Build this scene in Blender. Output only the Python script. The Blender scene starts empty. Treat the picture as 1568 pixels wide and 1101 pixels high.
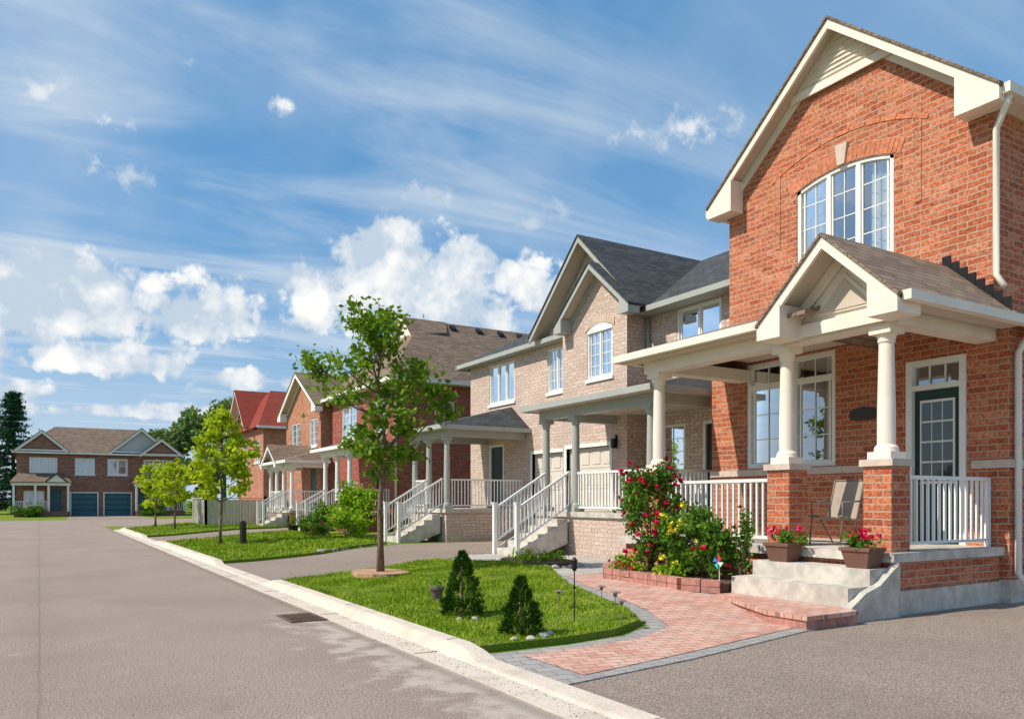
import bpy,bmesh,math,random
from mathutils import Vector,Matrix,geometry
R=random.Random(7)
scene=bpy.context.scene
# ------------------------------------------------------------------ node helpers
def lk(nt,a,b): nt.links.new(a,b)
def nd(nt,t,**k):
    n=nt.nodes.new(t)
    for a,v in k.items(): setattr(n,a,v)
    return n
def M(nt,op,a,b=None,c=None,clamp=False):
    n=nt.nodes.new('ShaderNodeMath'); n.operation=op; n.use_clamp=clamp
    for i,v in enumerate((a,b,c)):
        if v is None: continue
        if isinstance(v,(int,float)): n.inputs[i].default_value=v
        else: lk(nt,v,n.inputs[i])
    return n.outputs[0]
def SS(nt,v,a,b):
    n=nt.nodes.new('ShaderNodeMapRange'); n.interpolation_type='SMOOTHSTEP'
    lk(nt,v,n.inputs[0]); n.inputs[1].default_value=a; n.inputs[2].default_value=b
    return n.outputs[0]
def MIX(nt,f,a,b,blend='MIX'):
    n=nt.nodes.new('ShaderNodeMix'); n.data_type='RGBA'; n.blend_type=blend
    for i,v in ((0,f),(6,a),(7,b)):
        if isinstance(v,(int,float)): n.inputs[i].default_value=v
        elif isinstance(v,tuple): n.inputs[i].default_value=(v+(1,))[:4]
        else: lk(nt,v,n.inputs[i])
    return n.outputs[2]
def newmat(name,rough=.7,spec=.3):
    m=bpy.data.materials.new(name); m.use_nodes=True; nt=m.node_tree
    b=nt.nodes['Principled BSDF']; b.inputs['Roughness'].default_value=rough
    b.inputs['Specular IOR Level'].default_value=spec
    return m,nt,b
def noise(nt,scale,detail=4,vec=None,rough=.55):
    n=nd(nt,'ShaderNodeTexNoise'); n.inputs['Scale'].default_value=scale; n.inputs['Detail'].default_value=detail
    n.inputs['Roughness'].default_value=rough
    if vec is None: vec=nd(nt,'ShaderNodeNewGeometry').outputs['Position']
    lk(nt,vec,n.inputs['Vector']); return n.outputs[0]
def bump(nt,b,h,strength,dist=.01):
    n=nd(nt,'ShaderNodeBump'); n.inputs['Strength'].default_value=strength; n.inputs['Distance'].default_value=dist
    lk(nt,h,n.inputs['Height']); lk(nt,n.outputs[0],b.inputs['Normal'])
def plain(name,c,rough=.6,var=.12,scale=6,spec=.3,metal=0,bmp=.1):
    m,nt,b=newmat(name,rough,spec); b.inputs['Metallic'].default_value=metal
    n=noise(nt,scale,4); n2=noise(nt,scale*.13,2)
    f=M(nt,'ADD',M(nt,'MULTIPLY',n,.6),M(nt,'MULTIPLY',n2,.4))
    f=SS(nt,f,.3,.7)
    lo=tuple(v*(1-var) for v in c); hi=tuple(min(1,v*(1+var)) for v in c)
    lk(nt,MIX(nt,f,lo,hi),b.inputs['Base Color'])
    if bmp>=.1: bump(nt,b,noise(nt,scale*12,2),bmp,.004)
    return m
def wallcoord(nt,vs=1.0):
    g=nd(nt,'ShaderNodeNewGeometry'); p=nd(nt,'ShaderNodeSeparateXYZ'); n=nd(nt,'ShaderNodeSeparateXYZ')
    lk(nt,g.outputs['Position'],p.inputs[0]); lk(nt,g.outputs['True Normal'],n.inputs[0])
    gt=M(nt,'GREATER_THAN',M(nt,'ABSOLUTE',n.outputs[0]),M(nt,'ABSOLUTE',n.outputs[1]))
    h=M(nt,'ADD',M(nt,'MULTIPLY',p.outputs[1],gt),M(nt,'MULTIPLY',p.outputs[0],M(nt,'SUBTRACT',1,gt)))
    c=nd(nt,'ShaderNodeCombineXYZ'); lk(nt,h,c.inputs[0]); lk(nt,M(nt,'MULTIPLY',p.outputs[2],vs),c.inputs[1])
    return c.outputs[0],p
def bricktex(nt,vec,w,h,mort,c1,c2,cm,off=.5,smooth=.15,bias=0):
    t=nd(nt,'ShaderNodeTexBrick'); lk(nt,vec,t.inputs['Vector'])
    t.offset=off
    for k,v in (('Color1',c1+(1,)),('Color2',c2+(1,)),('Mortar',cm+(1,)),('Scale',1.0),('Mortar Size',mort),('Mortar Smooth',smooth),('Bias',bias),('Brick Width',w),('Row Height',h)):
        t.inputs[k].default_value=v
    return t
def brick_mat(name,c1,c2,c3,cm,w=.27,h=.088,mort=.009,wobble=.006,c3f=.8,dkf=.55):
    m,nt,b=newmat(name,.85,.15)
    vec,_=wallcoord(nt)
    nv=nd(nt,'ShaderNodeTexNoise'); nv.inputs['Scale'].default_value=9; nv.inputs['Detail'].default_value=2
    lk(nt,vec,nv.inputs['Vector'])
    s=nd(nt,'ShaderNodeVectorMath',operation='SUBTRACT'); lk(nt,nv.outputs['Color'],s.inputs[0]); s.inputs[1].default_value=(.5,.5,.5)
    s2=nd(nt,'ShaderNodeVectorMath',operation='SCALE'); lk(nt,s.outputs[0],s2.inputs[0]); s2.inputs['Scale'].default_value=wobble*3
    a=nd(nt,'ShaderNodeVectorMath',operation='ADD'); lk(nt,vec,a.inputs[0]); lk(nt,s2.outputs[0],a.inputs[1])
    t=bricktex(nt,a.outputs[0],w,h,mort,c1,c2,cm)
    t2=bricktex(nt,a.outputs[0],w,h,mort,(0,0,0),(1,1,1),(0.3,.3,.3),bias=-.35)
    t2.inputs['Mortar Size'].default_value=mort*.5
    mp=nd(nt,'ShaderNodeMapping'); lk(nt,a.outputs[0],mp.inputs[0]); mp.inputs['Location'].default_value=(w*74,h*44,0); lk(nt,mp.outputs[0],t2.inputs['Vector'])
    t3=bricktex(nt,a.outputs[0],w,h,mort*.5,(0,0,0),(1,1,1),(0.,.0,.0),bias=-.45)
    mp=nd(nt,'ShaderNodeMapping'); lk(nt,a.outputs[0],mp.inputs[0]); mp.inputs['Location'].default_value=(w*31*2,h*66,0); lk(nt,mp.outputs[0],t3.inputs['Vector'])
    col=MIX(nt,M(nt,'MULTIPLY',t2.outputs['Color'],c3f),t.outputs['Color'],c3)
    col=MIX(nt,M(nt,'MULTIPLY',t3.outputs['Color'],dkf),col,tuple(v*.42 for v in c2))
    n=noise(nt,22,4); col=MIX(nt,.65,col,MIX(nt,SS(nt,n,.3,.75),(.20,.20,.20),(.86,.86,.86)),'OVERLAY')
    n2=noise(nt,.9,3); col=MIX(nt,M(nt,'MULTIPLY',SS(nt,n2,.35,.75),.28),col,tuple(v*.5 for v in c1))
    col=MIX(nt,t.outputs['Fac'],col,cm)
    lk(nt,col,b.inputs['Base Color'])
    hh=M(nt,'ADD',M(nt,'SUBTRACT',1,t.outputs['Fac']),M(nt,'MULTIPLY',n,.7))
    bump(nt,b,hh,.9,.02)
    return m
def shingle_mat(name,c1,c2,w=.32,h=.13,vs=1.5):
    m,nt,b=newmat(name,.9,.15)
    vec,_=wallcoord(nt,vs)
    t=bricktex(nt,vec,w,h,.008,c1,c2,tuple(v*.25 for v in c1),smooth=.3)
    n=noise(nt,60,3); n2=noise(nt,1.3,4)
    col=MIX(nt,.5,t.outputs['Color'],MIX(nt,n,(.15,.15,.15),(.85,.85,.85)),'OVERLAY')
    col=MIX(nt,M(nt,'MULTIPLY',n2,.35),col,tuple(v*.6 for v in c2))
    lk(nt,col,b.inputs['Base Color'])
    bump(nt,b,M(nt,'ADD',M(nt,'SUBTRACT',1,t.outputs['Fac']),M(nt,'MULTIPLY',n,.5)),.7,.012)
    return m
def leaf_mat(name,dark,mid,light,trans=.35):
    m=bpy.data.materials.new(name); m.use_nodes=True; nt=m.node_tree; nt.nodes.clear()
    g=nd(nt,'ShaderNodeNewGeometry'); r=nd(nt,'ShaderNodeValToRGB')
    e=r.color_ramp.elements; e[0].color=dark+(1,); e[1].color=light+(1,); x=e.new(.5); x.color=mid+(1,)
    n=noise(nt,2.2,1)
    f=M(nt,'ADD',M(nt,'MULTIPLY',g.outputs['Random Per Island'],.55),M(nt,'MULTIPLY',SS(nt,n,.3,.7),.45))
    lk(nt,f,r.inputs[0])
    d=nd(nt,'ShaderNodeBsdfDiffuse')
    lk(nt,r.outputs[0],d.inputs[0])
    o=nd(nt,'ShaderNodeOutputMaterial')
    if trans<=0: lk(nt,d.outputs[0],o.inputs[0]); return m
    t=nd(nt,'ShaderNodeBsdfTranslucent'); mx=nd(nt,'ShaderNodeMixShader'); mx.inputs[0].default_value=trans
    lk(nt,MIX(nt,.4,r.outputs[0],light),t.inputs[0])
    lk(nt,d.outputs[0],mx.inputs[1]); lk(nt,t.outputs[0],mx.inputs[2]); lk(nt,mx.outputs[0],o.inputs[0]); return m
def glass_mat(name,fac=.3,tint=(.8,.85,.88)):
    m=bpy.data.materials.new(name); m.use_nodes=True; nt=m.node_tree; nt.nodes.clear()
    t=nd(nt,'ShaderNodeBsdfTransparent'); t.inputs[0].default_value=tint+(1,)
    gl=nd(nt,'ShaderNodeBsdfGlossy'); gl.inputs['Roughness'].default_value=.02; gl.inputs[0].default_value=(.9,.95,1,1)
    bp=nd(nt,'ShaderNodeBump'); bp.inputs['Strength'].default_value=.08; bp.inputs['Distance'].default_value=.03; lk(nt,noise(nt,1.6,1),bp.inputs['Height']); lk(nt,bp.outputs[0],gl.inputs['Normal'])
    fr=nd(nt,'ShaderNodeFresnel'); fr.inputs[0].default_value=1.5
    f=M(nt,'ADD',fr.outputs[0],fac,clamp=True)
    mx=nd(nt,'ShaderNodeMixShader'); lk(nt,f,mx.inputs[0]); lk(nt,t.outputs[0],mx.inputs[1]); lk(nt,gl.outputs[0],mx.inputs[2])
    o=nd(nt,'ShaderNodeOutputMaterial'); lk(nt,mx.outputs[0],o.inputs[0]); return m
def asphalt_mat(name,c,stain=True):
    m,nt,b=newmat(name,.9,.15)
    g=nd(nt,'ShaderNodeNewGeometry'); p=nd(nt,'ShaderNodeSeparateXYZ'); lk(nt,g.outputs['Position'],p.inputs[0])
    n1=noise(nt,60,3,rough=.85); n2=noise(nt,.45,4); n3=noise(nt,3.5,5)
    col=MIX(nt,SS(nt,n1,.36,.64),tuple(v*.42 for v in c),tuple(v*1.55 for v in c))
    col=MIX(nt,M(nt,'MULTIPLY',SS(nt,n2,.35,.7),.38),col,tuple(v*.66 for v in c))
    col=MIX(nt,M(nt,'MULTIPLY',SS(nt,n3,.5,.8),.35),col,tuple(v*1.3 for v in c))
    v=nd(nt,'ShaderNodeTexVoronoi',feature='DISTANCE_TO_EDGE'); v.inputs['Scale'].default_value=.22
    ad=nd(nt,'ShaderNodeVectorMath',operation='ADD'); lk(nt,g.outputs['Position'],ad.inputs[0])
    nn=nd(nt,'ShaderNodeTexNoise'); nn.inputs['Scale'].default_value=1.5; nn.inputs['Detail'].default_value=4; lk(nt,g.outputs['Position'],nn.inputs[0]); lk(nt,nn.outputs['Color'],ad.inputs[1]); lk(nt,ad.outputs[0],v.inputs['Vector'])
    cr=M(nt,'MULTIPLY',M(nt,'SUBTRACT',1,SS(nt,v.outputs['Distance'],.0,.004)),SS(nt,n2,.5,.6))
    col=MIX(nt,M(nt,'MULTIPLY',cr,.4),col,tuple(v_*.4 for v_ in c))
    # oil spots
    vs=nd(nt,'ShaderNodeTexVoronoi'); vs.inputs['Scale'].default_value=.9; lk(nt,ad.outputs[0],vs.inputs['Vector'])
    col=MIX(nt,M(nt,'MULTIPLY',M(nt,'SUBTRACT',1,SS(nt,vs.outputs['Distance'],.02,.14)),.28),col,tuple(v_*.45 for v_ in c))
    if stain:
        w=M(nt,'MULTIPLY',M(nt,'SUBTRACT',noise(nt,1.2,2),.5),.06)
        sx=M(nt,'ABSOLUTE',M(nt,'ADD',p.outputs[0],w))
        col=MIX(nt,M(nt,'MULTIPLY',M(nt,'SUBTRACT',1,SS(nt,sx,.004,.02)),.35),col,tuple(v*.4 for v in c))
        wide=M(nt,'SUBTRACT',1,SS(nt,sx,.0,.4)); col=MIX(nt,M(nt,'MULTIPLY',wide,.14),col,tuple(v*.6 for v in c))
        ed=SS(nt,p.outputs[0],1.9,3.1); st=SS(nt,M(nt,'ADD',M(nt,'MULTIPLY',ed,.35),n3),.64,.88)
        near=M(nt,'SUBTRACT',1,SS(nt,p.outputs[1],8.5,11.5))
        col=MIX(nt,M(nt,'MULTIPLY',M(nt,'MULTIPLY',st,near),.6),col,(.58,.50,.43))
        gl=SS(nt,M(nt,'ABSOLUTE',M(nt,'SUBTRACT',p.outputs[0],3.02)),.12,.0); col=MIX(nt,M(nt,'MULTIPLY',gl,M(nt,'MULTIPLY',n3,.8)),col,tuple(v*.5 for v in c))
    lk(nt,col,b.inputs['Base Color']); bump(nt,b,n1,.8,.012)
    return m
def curb_mat():
    m,nt,b=newmat('curb_concrete',.85,.2)
    n1=noise(nt,55,3,rough=.7); n2=noise(nt,2.2,5); n3=noise(nt,.6,3)
    col=MIX(nt,SS(nt,n1,.3,.7),(.50,.42,.34),(.72,.62,.52)); col=MIX(nt,M(nt,'MULTIPLY',SS(nt,n2,.48,.72),.45),col,(.36,.30,.24)); col=MIX(nt,M(nt,'MULTIPLY',n3,.2),col,(.7,.64,.56))
    lk(nt,col,b.inputs['Base Color']); bump(nt,b,n1,.4,.006); return m
# ------------------------------------------------------------------ materials
ORANGE=brick_mat('orange_brick',(.56,.175,.083),(.43,.11,.055),(.66,.31,.19),(.50,.33,.235),w=.29,h=.096,mort=.010,wobble=.009,dkf=.65)
BEIGE=brick_mat('beige_brick',(.66,.51,.43),(.58,.43,.35),(.72,.60,.52),(.48,.39,.34),w=.3,h=.095,dkf=.25)
RED=brick_mat('red_brick',(.40,.10,.07),(.31,.075,.055),(.45,.17,.12),(.36,.23,.19),w=.3,h=.1)
RUST=brick_mat('rust_brick',(.56,.23,.13),(.44,.16,.09),(.6,.33,.22),(.46,.33,.26),w=.3,h=.1)
BROWN=brick_mat('brown_brick',(.37,.17,.12),(.26,.115,.085),(.44,.25,.19),(.36,.28,.24),w=.36,h=.13)
SOLD=plain('brick_voussoir',(.56,.19,.095),.85,.35,14,bmp=.3)
SH_TAN=shingle_mat('tan_shingles',(.33,.245,.18),(.21,.155,.12))
SH_DARK=shingle_mat('charcoal_shingles',(.05,.055,.06),(.10,.105,.11))
SH_BRN=shingle_mat('brown_shingles',(.30,.215,.155),(.18,.13,.095))
SH_RED=shingle_mat('red_shingles',(.36,.07,.045),(.25,.055,.04))
CREAM=plain('cream_trim',(.80,.71,.61),.5,.08,3,bmp=.03)
WHITE=plain('white_paint',(.80,.79,.76),.45,.06,3,bmp=.02)
GREYT=plain('grey_trim',(.38,.39,.36),.5,.06,3,bmp=.02)
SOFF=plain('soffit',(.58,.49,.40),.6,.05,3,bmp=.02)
CONC=plain('concrete',(.52,.48,.42),.85,.28,5,bmp=.25)
CURB=curb_mat()
STONE=plain('stone_sill',(.58,.47,.39),.8,.12,8,bmp=.2)
ASPH=asphalt_mat('street_asphalt',(.35,.275,.225))
ASPH2=asphalt_mat('driveway_asphalt',(.31,.245,.20),False)
GLASS=glass_mat('window_glass',.28)
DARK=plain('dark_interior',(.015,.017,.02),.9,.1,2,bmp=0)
CURT=plain('curtain_cloth',(.74,.74,.72),.9,.06,5,bmp=.05)
DOORG=plain('dark_green_door',(.015,.045,.035),.35,.1,4,bmp=.02)
DOORB=plain('black_door',(.02,.022,.025),.35,.1,4,bmp=.02)
TEAL=plain('teal_door',(.035,.13,.16),.45,.1,3,bmp=.02)
GARW=plain('garage_door_paint',(.66,.6,.52),.5,.05,3,bmp=.02)
BLACK=plain('black_metal',(.012,.012,.013),.4,.1,6,bmp=.02)
BARK=plain('bark',(.18,.12,.08),.9,.4,12,bmp=.6)
SOIL=plain('garden_soil',(.10,.06,.04),.95,.4,14,bmp=.6)
MULCH=plain('mulch',(.46,.28,.17),.95,.4,25,bmp=.7)
POT=plain('brown_planter',(.17,.085,.06),.6,.12,6,bmp=.1)
FENCE=plain('fence_paint',(.50,.46,.39),.7,.1,3,bmp=.1)
SLING=plain('sling_fabric',(.38,.31,.25),.8,.1,30,bmp=.2)
METAL=plain('chair_metal',(.22,.18,.15),.4,.1,6,bmp=0,spec=.5)
PEDGE=plain('red_edging_stone',(.42,.20,.16),.85,.35,10,bmp=.5)
ROCK=plain('rock',(.46,.42,.36),.85,.3,9,bmp=.5)
RUSTY=plain('rusty_iron',(.14,.085,.06),.8,.4,14,bmp=.3)
REDF=leaf_mat('red_petals',(.45,.005,.03),(.65,.01,.07),(.8,.05,.16),0)
YELF=leaf_mat('yellow_petals',(.8,.55,.02),(.85,.7,.05),(.9,.8,.2),0)
L_TREE=leaf_mat('maple_leaves',(.045,.105,.012),(.14,.26,.022),(.32,.45,.05),.4)
L_YEL=leaf_mat('lime_leaves',(.20,.30,.01),(.42,.53,.02),(.62,.69,.05),.4)
L_BUSH=leaf_mat('bush_leaves',(.025,.065,.01),(.08,.18,.02),(.20,.35,.045),.25)
L_LIME=leaf_mat('lime_bush_leaves',(.1,.2,.01),(.25,.42,.02),(.4,.56,.05),.3)
L_EVER=leaf_mat('evergreen_needles',(.018,.05,.008),(.05,.12,.015),(.13,.23,.03),0)
L_FAR=leaf_mat('distant_leaves',(.07,.13,.04),(.17,.27,.08),(.30,.40,.13),.3)
L_PINE=leaf_mat('pine_needles',(.012,.04,.022),(.03,.085,.04),(.06,.14,.06),0)
L_GRASS=leaf_mat('grass_blades',(.10,.18,.012),(.22,.335,.018),(.42,.47,.06),0)
def grass_mat():
    m,nt,b=newmat('lawn_grass',.9,.1)
    n1=noise(nt,60,4,rough=.7); n2=noise(nt,1.1,4)
    c=MIX(nt,SS(nt,n1,.3,.7),(.08,.145,.01),(.23,.33,.03)); c=MIX(nt,M(nt,'MULTIPLY',SS(nt,n2,.4,.75),.6),c,(.31,.30,.07))
    lk(nt,c,b.inputs['Base Color']); bump(nt,b,n1,.9,.03); return m
GRASS=grass_mat()
def paver_mat(name,c1,c2,c3,w,h):
    m,nt,b=newmat(name,.85,.2)
    g=nd(nt,'ShaderNodeNewGeometry')
    mp=nd(nt,'ShaderNodeMapping'); lk(nt,g.outputs['Position'],mp.inputs[0]); mp.inputs['Rotation'].default_value=(0,0,math.radians(12))
    t=bricktex(nt,mp.outputs[0],w,h,.007,c1,c2,(.2,.14,.11))
    n2=noise(nt,2.5,4); n=noise(nt,40,3)
    c=MIX(nt,M(nt,'MULTIPLY',SS(nt,n2,.4,.7),.5),t.outputs['Color'],c3)
    c=MIX(nt,.4,c,MIX(nt,n,(.15,.15,.15),(.85,.85,.85)),'OVERLAY'); c=MIX(nt,t.outputs['Fac'],c,(.25,.18,.14))
    lk(nt,c,b.inputs['Base Color']); bump(nt,b,M(nt,'SUBTRACT',1,t.outputs['Fac']),.6,.01); return m
PAVER=paver_mat('pink_pavers',(.64,.37,.29),(.50,.25,.19),(.66,.50,.42),.22,.12)
PAVG=paver_mat('grey_pavers',(.29,.28,.27),(.38,.36,.34),(.33,.32,.31),.24,.16)
FLAG=paver_mat('flagstones',(.45,.42,.38),(.38,.36,.33),(.5,.46,.42),.6,.45)
# ------------------------------------------------------------------ mesh builder
class B:
    def __init__(s,name,mat,parent=None,recalc=True,smooth=False):
        s.name=name;s.mat=mat;s.p=parent;s.v=[];s.f=[];s.rc=recalc;s.sm=smooth
    def poly(s,pts):
        i=len(s.v); s.v+= [tuple(p) for p in pts]; s.f.append(tuple(range(i,i+len(pts))))
    def prism(s,pts,vec):
        n=len(pts); i=len(s.v); vec=Vector(vec)
        s.v+=[tuple(p) for p in pts]+[tuple(Vector(p)+vec) for p in pts]
        s.f.append(tuple(range(i,i+n))); s.f.append(tuple(range(i+2*n-1,i+n-1,-1)))
        for k in range(n):
            a=i+k;b=i+(k+1)%n; s.f.append((a,a+n,b+n,b))
    def box(s,x0,x1,y0,y1,z0,z1):
        s.prism([(x0,y0,z0),(x1,y0,z0),(x1,y1,z0),(x0,y1,z0)],(0,0,z1-z0))
    def beam(s,p0,p1,w,h):
        p0=Vector(p0);p1=Vector(p1);d=(p1-p0).normalized()
        side=d.cross(Vector((0,0,1)))
        if side.length<.01: side=Vector((1,0,0))
        side.normalize(); up=side.cross(d)
        a=side*w/2;b=up*h/2
        s.prism([p0-a-b,p0+a-b,p0+a+b,p0-a+b],p1-p0)
    def tube(s,pts,rad,n=8,cap=True):
        pts=[Vector(p) for p in pts]; i0=len(s.v)
        for k,p in enumerate(pts):
            d=(pts[min(k+1,len(pts)-1)]-pts[max(k-1,0)]).normalized()
            a=d.cross(Vector((.31,.95,.05)) if abs(d.z)>.5 else Vector((0,0,1))).normalized(); b=d.cross(a)
            for j in range(n):
                t=2*math.pi*j/n; s.v.append(tuple(p+(a*math.cos(t)+b*math.sin(t))*rad[k]))
        for k in range(len(pts)-1):
            for j in range(n):
                a=i0+k*n+j;b=i0+k*n+(j+1)%n; s.f.append((a,b,b+n,a+n))
        if cap:
            s.f.append(tuple(range(i0,i0+n))[::-1]); e=i0+(len(pts)-1)*n; s.f.append(tuple(range(e,e+n)))
    def leaf(s,p,size,rng=R,asp=.6,up=0):
        a=Vector((rng.gauss(0,1),rng.gauss(0,1),rng.gauss(0,1)-up)).normalized()
        b=a.cross(Vector((rng.gauss(0,1),rng.gauss(0,1),rng.gauss(0,1)))).normalized()*size*asp
        a=a*size; p=Vector(p); i=len(s.v)
        s.v+=[tuple(p-a),tuple(p+b-a*.1),tuple(p+a),tuple(p-b-a*.1)]; s.f.append((i,i+1,i+2,i+3))
    def clump(s,c,n,r,size,rng=R,asp=.6):
        rx,ry,rz=r if isinstance(r,tuple) else (r,r,r)
        for _ in range(n):
            s.leaf((c[0]+rng.gauss(0,rx),c[1]+rng.gauss(0,ry),c[2]+rng.gauss(0,rz)),size*rng.uniform(.7,1.25),rng,asp)
    def done(s,bevel=0):
        if not s.f: return None
        off=Vector((0,0,0))
        if s.p is None:
            xs=[v[0] for v in s.v];ys=[v[1] for v in s.v];zs=[v[2] for v in s.v]
            off=Vector(((min(xs)+max(xs))/2,(min(ys)+max(ys))/2,min(zs)))
            s.v=[(v[0]-off.x,v[1]-off.y,v[2]-off.z) for v in s.v]
        me=bpy.data.meshes.new(s.name); me.from_pydata(s.v,[],s.f)
        if s.rc:
            bm=bmesh.new(); bm.from_mesh(me); bmesh.ops.recalc_face_normals(bm,faces=bm.faces[:]); bm.to_mesh(me); bm.free()
        me.materials.append(s.mat)
        if s.sm:
            for q in me.polygons: q.use_smooth=True
        o=bpy.data.objects.new(s.name,me); scene.collection.objects.link(o); o.location=off
        if s.p is not None:
            o.parent=s.p; o.matrix_parent_inverse=Matrix.Translation(-s.p.location)
        if bevel:
            md=o.modifiers.new('bevel','BEVEL'); md.width=bevel; md.segments=2; md.limit_method='ANGLE'
        return o
def emp(name,loc):
    e=bpy.data.objects.new(name,None); e.location=loc; e.empty_display_size=.3; scene.collection.objects.link(e); return e
def FP(face,pl,a,d,z): return (pl+d,a,z) if face=='X' else (a,pl+d,z)
def fbox(b,face,pl,a0,a1,d0,d1,z0,z1):
    if face=='X': b.box(pl+d0,pl+d1,a0,a1,z0,z1)
    else: b.box(a0,a1,pl+d0,pl+d1,z0,z1)
def wall(b,face,pl,a0,a1,z0,z1,ops=(),rev=.14):
    A=sorted({a0,a1}|{o[0] for o in ops}|{o[1] for o in ops}); Z=sorted({z0,z1}|{o[2] for o in ops}|{o[3] for o in ops})
    for i in range(len(A)-1):
        for j in range(len(Z)-1):
            ca=(A[i]+A[i+1])/2;cz=(Z[j]+Z[j+1])/2
            if any(o[0]<ca<o[1] and o[2]<cz<o[3] for o in ops): continue
            b.poly([FP(face,pl,A[i],0,Z[j]),FP(face,pl,A[i+1],0,Z[j]),FP(face,pl,A[i+1],0,Z[j+1]),FP(face,pl,A[i],0,Z[j+1])])
    for o in ops:
        c=[(o[0],o[2]),(o[1],o[2]),(o[1],o[3]),(o[0],o[3])]
        for k in range(4):
            p,q=c[k],c[(k+1)%4]
            b.poly([FP(face,pl,p[0],0,p[1]),FP(face,pl,q[0],0,q[1]),FP(face,pl,q[0],rev,q[1]),FP(face,pl,p[0],rev,p[1])])
class House:
    def __init__(s,name,loc,wallm,trim=WHITE,glass=GLASS):
        s.e=emp(name,loc); s.w=B('brick_walls',wallm,s.e,recalc=False); s.t=B('trim',trim,s.e); s.fr=B('window_frames',WHITE,s.e)
        s.gl=B('window_glass',glass,s.e,recalc=False); s.cu=B('curtains',CURT,s.e,recalc=False); s.dk=B('dark_rooms',DARK,s.e,recalc=False)
        s.ex=[]
    def part(s,name,mat,**k):
        b=B(name,mat,s.e,**k); s.ex.append(b); return b
    def done(s):
        for b in [s.w,s.t,s.fr,s.gl,s.cu,s.dk]+s.ex: b.done()
    def win(s,face,pl,a0,a1,z0,z1,cols=2,gx=2,gz=4,transom=0,curt='both',fw=.055,sill=True,arch=0):
        f=s.fr; d0,d1=.02,.10
        def bx(b,A0,A1,D0,D1,Z0,Z1): fbox(b,face,pl,A0,A1,D0,D1,Z0,Z1)
        bx(f,a0,a0+fw,d0,d1,z0,z1); bx(f,a1-fw,a1,d0,d1,z0,z1)
        bx(f,a0+fw,a1-fw,d0,d1,z0,z0+fw)
        if not arch: bx(f,a0+fw,a1-fw,d0,d1,z1-fw,z1)
        if sill: bx(s.t,a0-.06,a1+.06,-.05,.02,z0-.09,z0-.002)
        zt=z1-transom if transom else z1-fw
        if transom: bx(f,a0+fw,a1-fw,d0+.004,d1-.004,zt-fw,zt+.02)
        W=(a1-a0-2*fw)/cols
        for c in range(cols):
            A0=a0+fw+c*W; A1=A0+W
            if c: bx(f,A0-fw*.55,A0+fw*.55,d0+.002,d1-.002,z0+fw,z1-(fw if not arch else .02))
            if W>.35:
                q=.03; zz=zt-fw if transom else z1-fw
                bx(f,A0+fw*.56,A0+fw*.56+q,.05,.072,z0+fw,zz); bx(f,A1-fw*.56-q,A1-fw*.56,.05,.072,z0+fw,zz)
                bx(f,A0+fw*.56+q,A1-fw*.56-q,.05,.072,z0+fw,z0+fw+q)
            for k in range(1,gx):
                am=A0+W*k/gx; bx(f,am-.008,am+.008,.058,.068,z0+fw,z1-fw*.5)
            zz1=zt-fw if transom else z1-fw*.5
            for k in range(1,gz):
                zm=z0+fw+(zz1-z0-fw)*k/gz; bx(f,A0,A1,.060,.0665,zm-.008,zm+.008)
        s.gl.poly([FP(face,pl,a0,.075,z0),FP(face,pl,a1,.075,z0),FP(face,pl,a1,.075,z1),FP(face,pl,a0,.075,z1)])
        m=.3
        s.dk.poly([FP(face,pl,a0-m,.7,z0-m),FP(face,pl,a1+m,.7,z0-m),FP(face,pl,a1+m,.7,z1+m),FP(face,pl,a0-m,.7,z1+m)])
        sp=[]
        L=a1-a0
        if curt=='both': sp=[(a0,a0+L*.27),(a1-L*.27,a1)]
        elif curt=='full': sp=[(a0,a1)]
        elif curt=='sides': sp=[(a0,a0+L*.36),(a1-L*.12,a1)]
        for (p,q) in sp:
            n=max(8,int((q-p)/.035)); prev=None
            for k in range(n+1):
                a=p+(q-p)*k/n; d=.2+.025*math.sin(a*45)+.01*math.sin(a*97)
                cur=(FP(face,pl,a,d,z0),FP(face,pl,a,d,z1))
                if prev: s.cu.poly([prev[0],cur[0],cur[1],prev[1]])
                prev=cur
def rail(b,p0,p1,h=.9,sp=.115,bal=.028):
    p0=Vector(p0);p1=Vector(p1); up=Vector((0,0,1))
    b.beam(p0+up*h,p1+up*h,.06,.05); b.beam(p0+up*.1,p1+up*.1,.045,.04)
    L=(p1-p0).length; n=max(2,int(L/sp))
    for k in range(n+1):
        q=p0.lerp(p1,(k+.0)/n) if 0<k<n else p0.lerp(p1,.01 if k==0 else .99)
        r=bal/2; b.box(q.x-r,q.x+r,q.y-r,q.y+r,q.z+.1,q.z+h-.02)
def column(b,x,y,z0,z1,r=.12):
    b.tube([(x,y,z0+.1),(x,y,z0+.16),(x,y,z0+.2),(x,y,z0+(z1-z0)*.4),(x,y,z1-.22),(x,y,z1-.2),(x,y,z1-.17),(x,y,z1-.1)],[r*1.35,r*1.3,r,r*.98,r*.82,r*.95,r*.95,r*1.1],30)
    b.box(x-r*1.45,x+r*1.45,y-r*1.45,y+r*1.45,z0,z0+.1); b.box(x-r*1.35,x+r*1.35,y-r*1.35,y+r*1.35,z1-.1,z1)
def clamp(v): return max(0,min(1,v))
def sst(v): v=clamp(v); return v*v*(3-2*v)
def gz(x,y): return .02+.18*sst((x-3.6)/4.4)*sst((y-6.2)/2.5)
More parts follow.
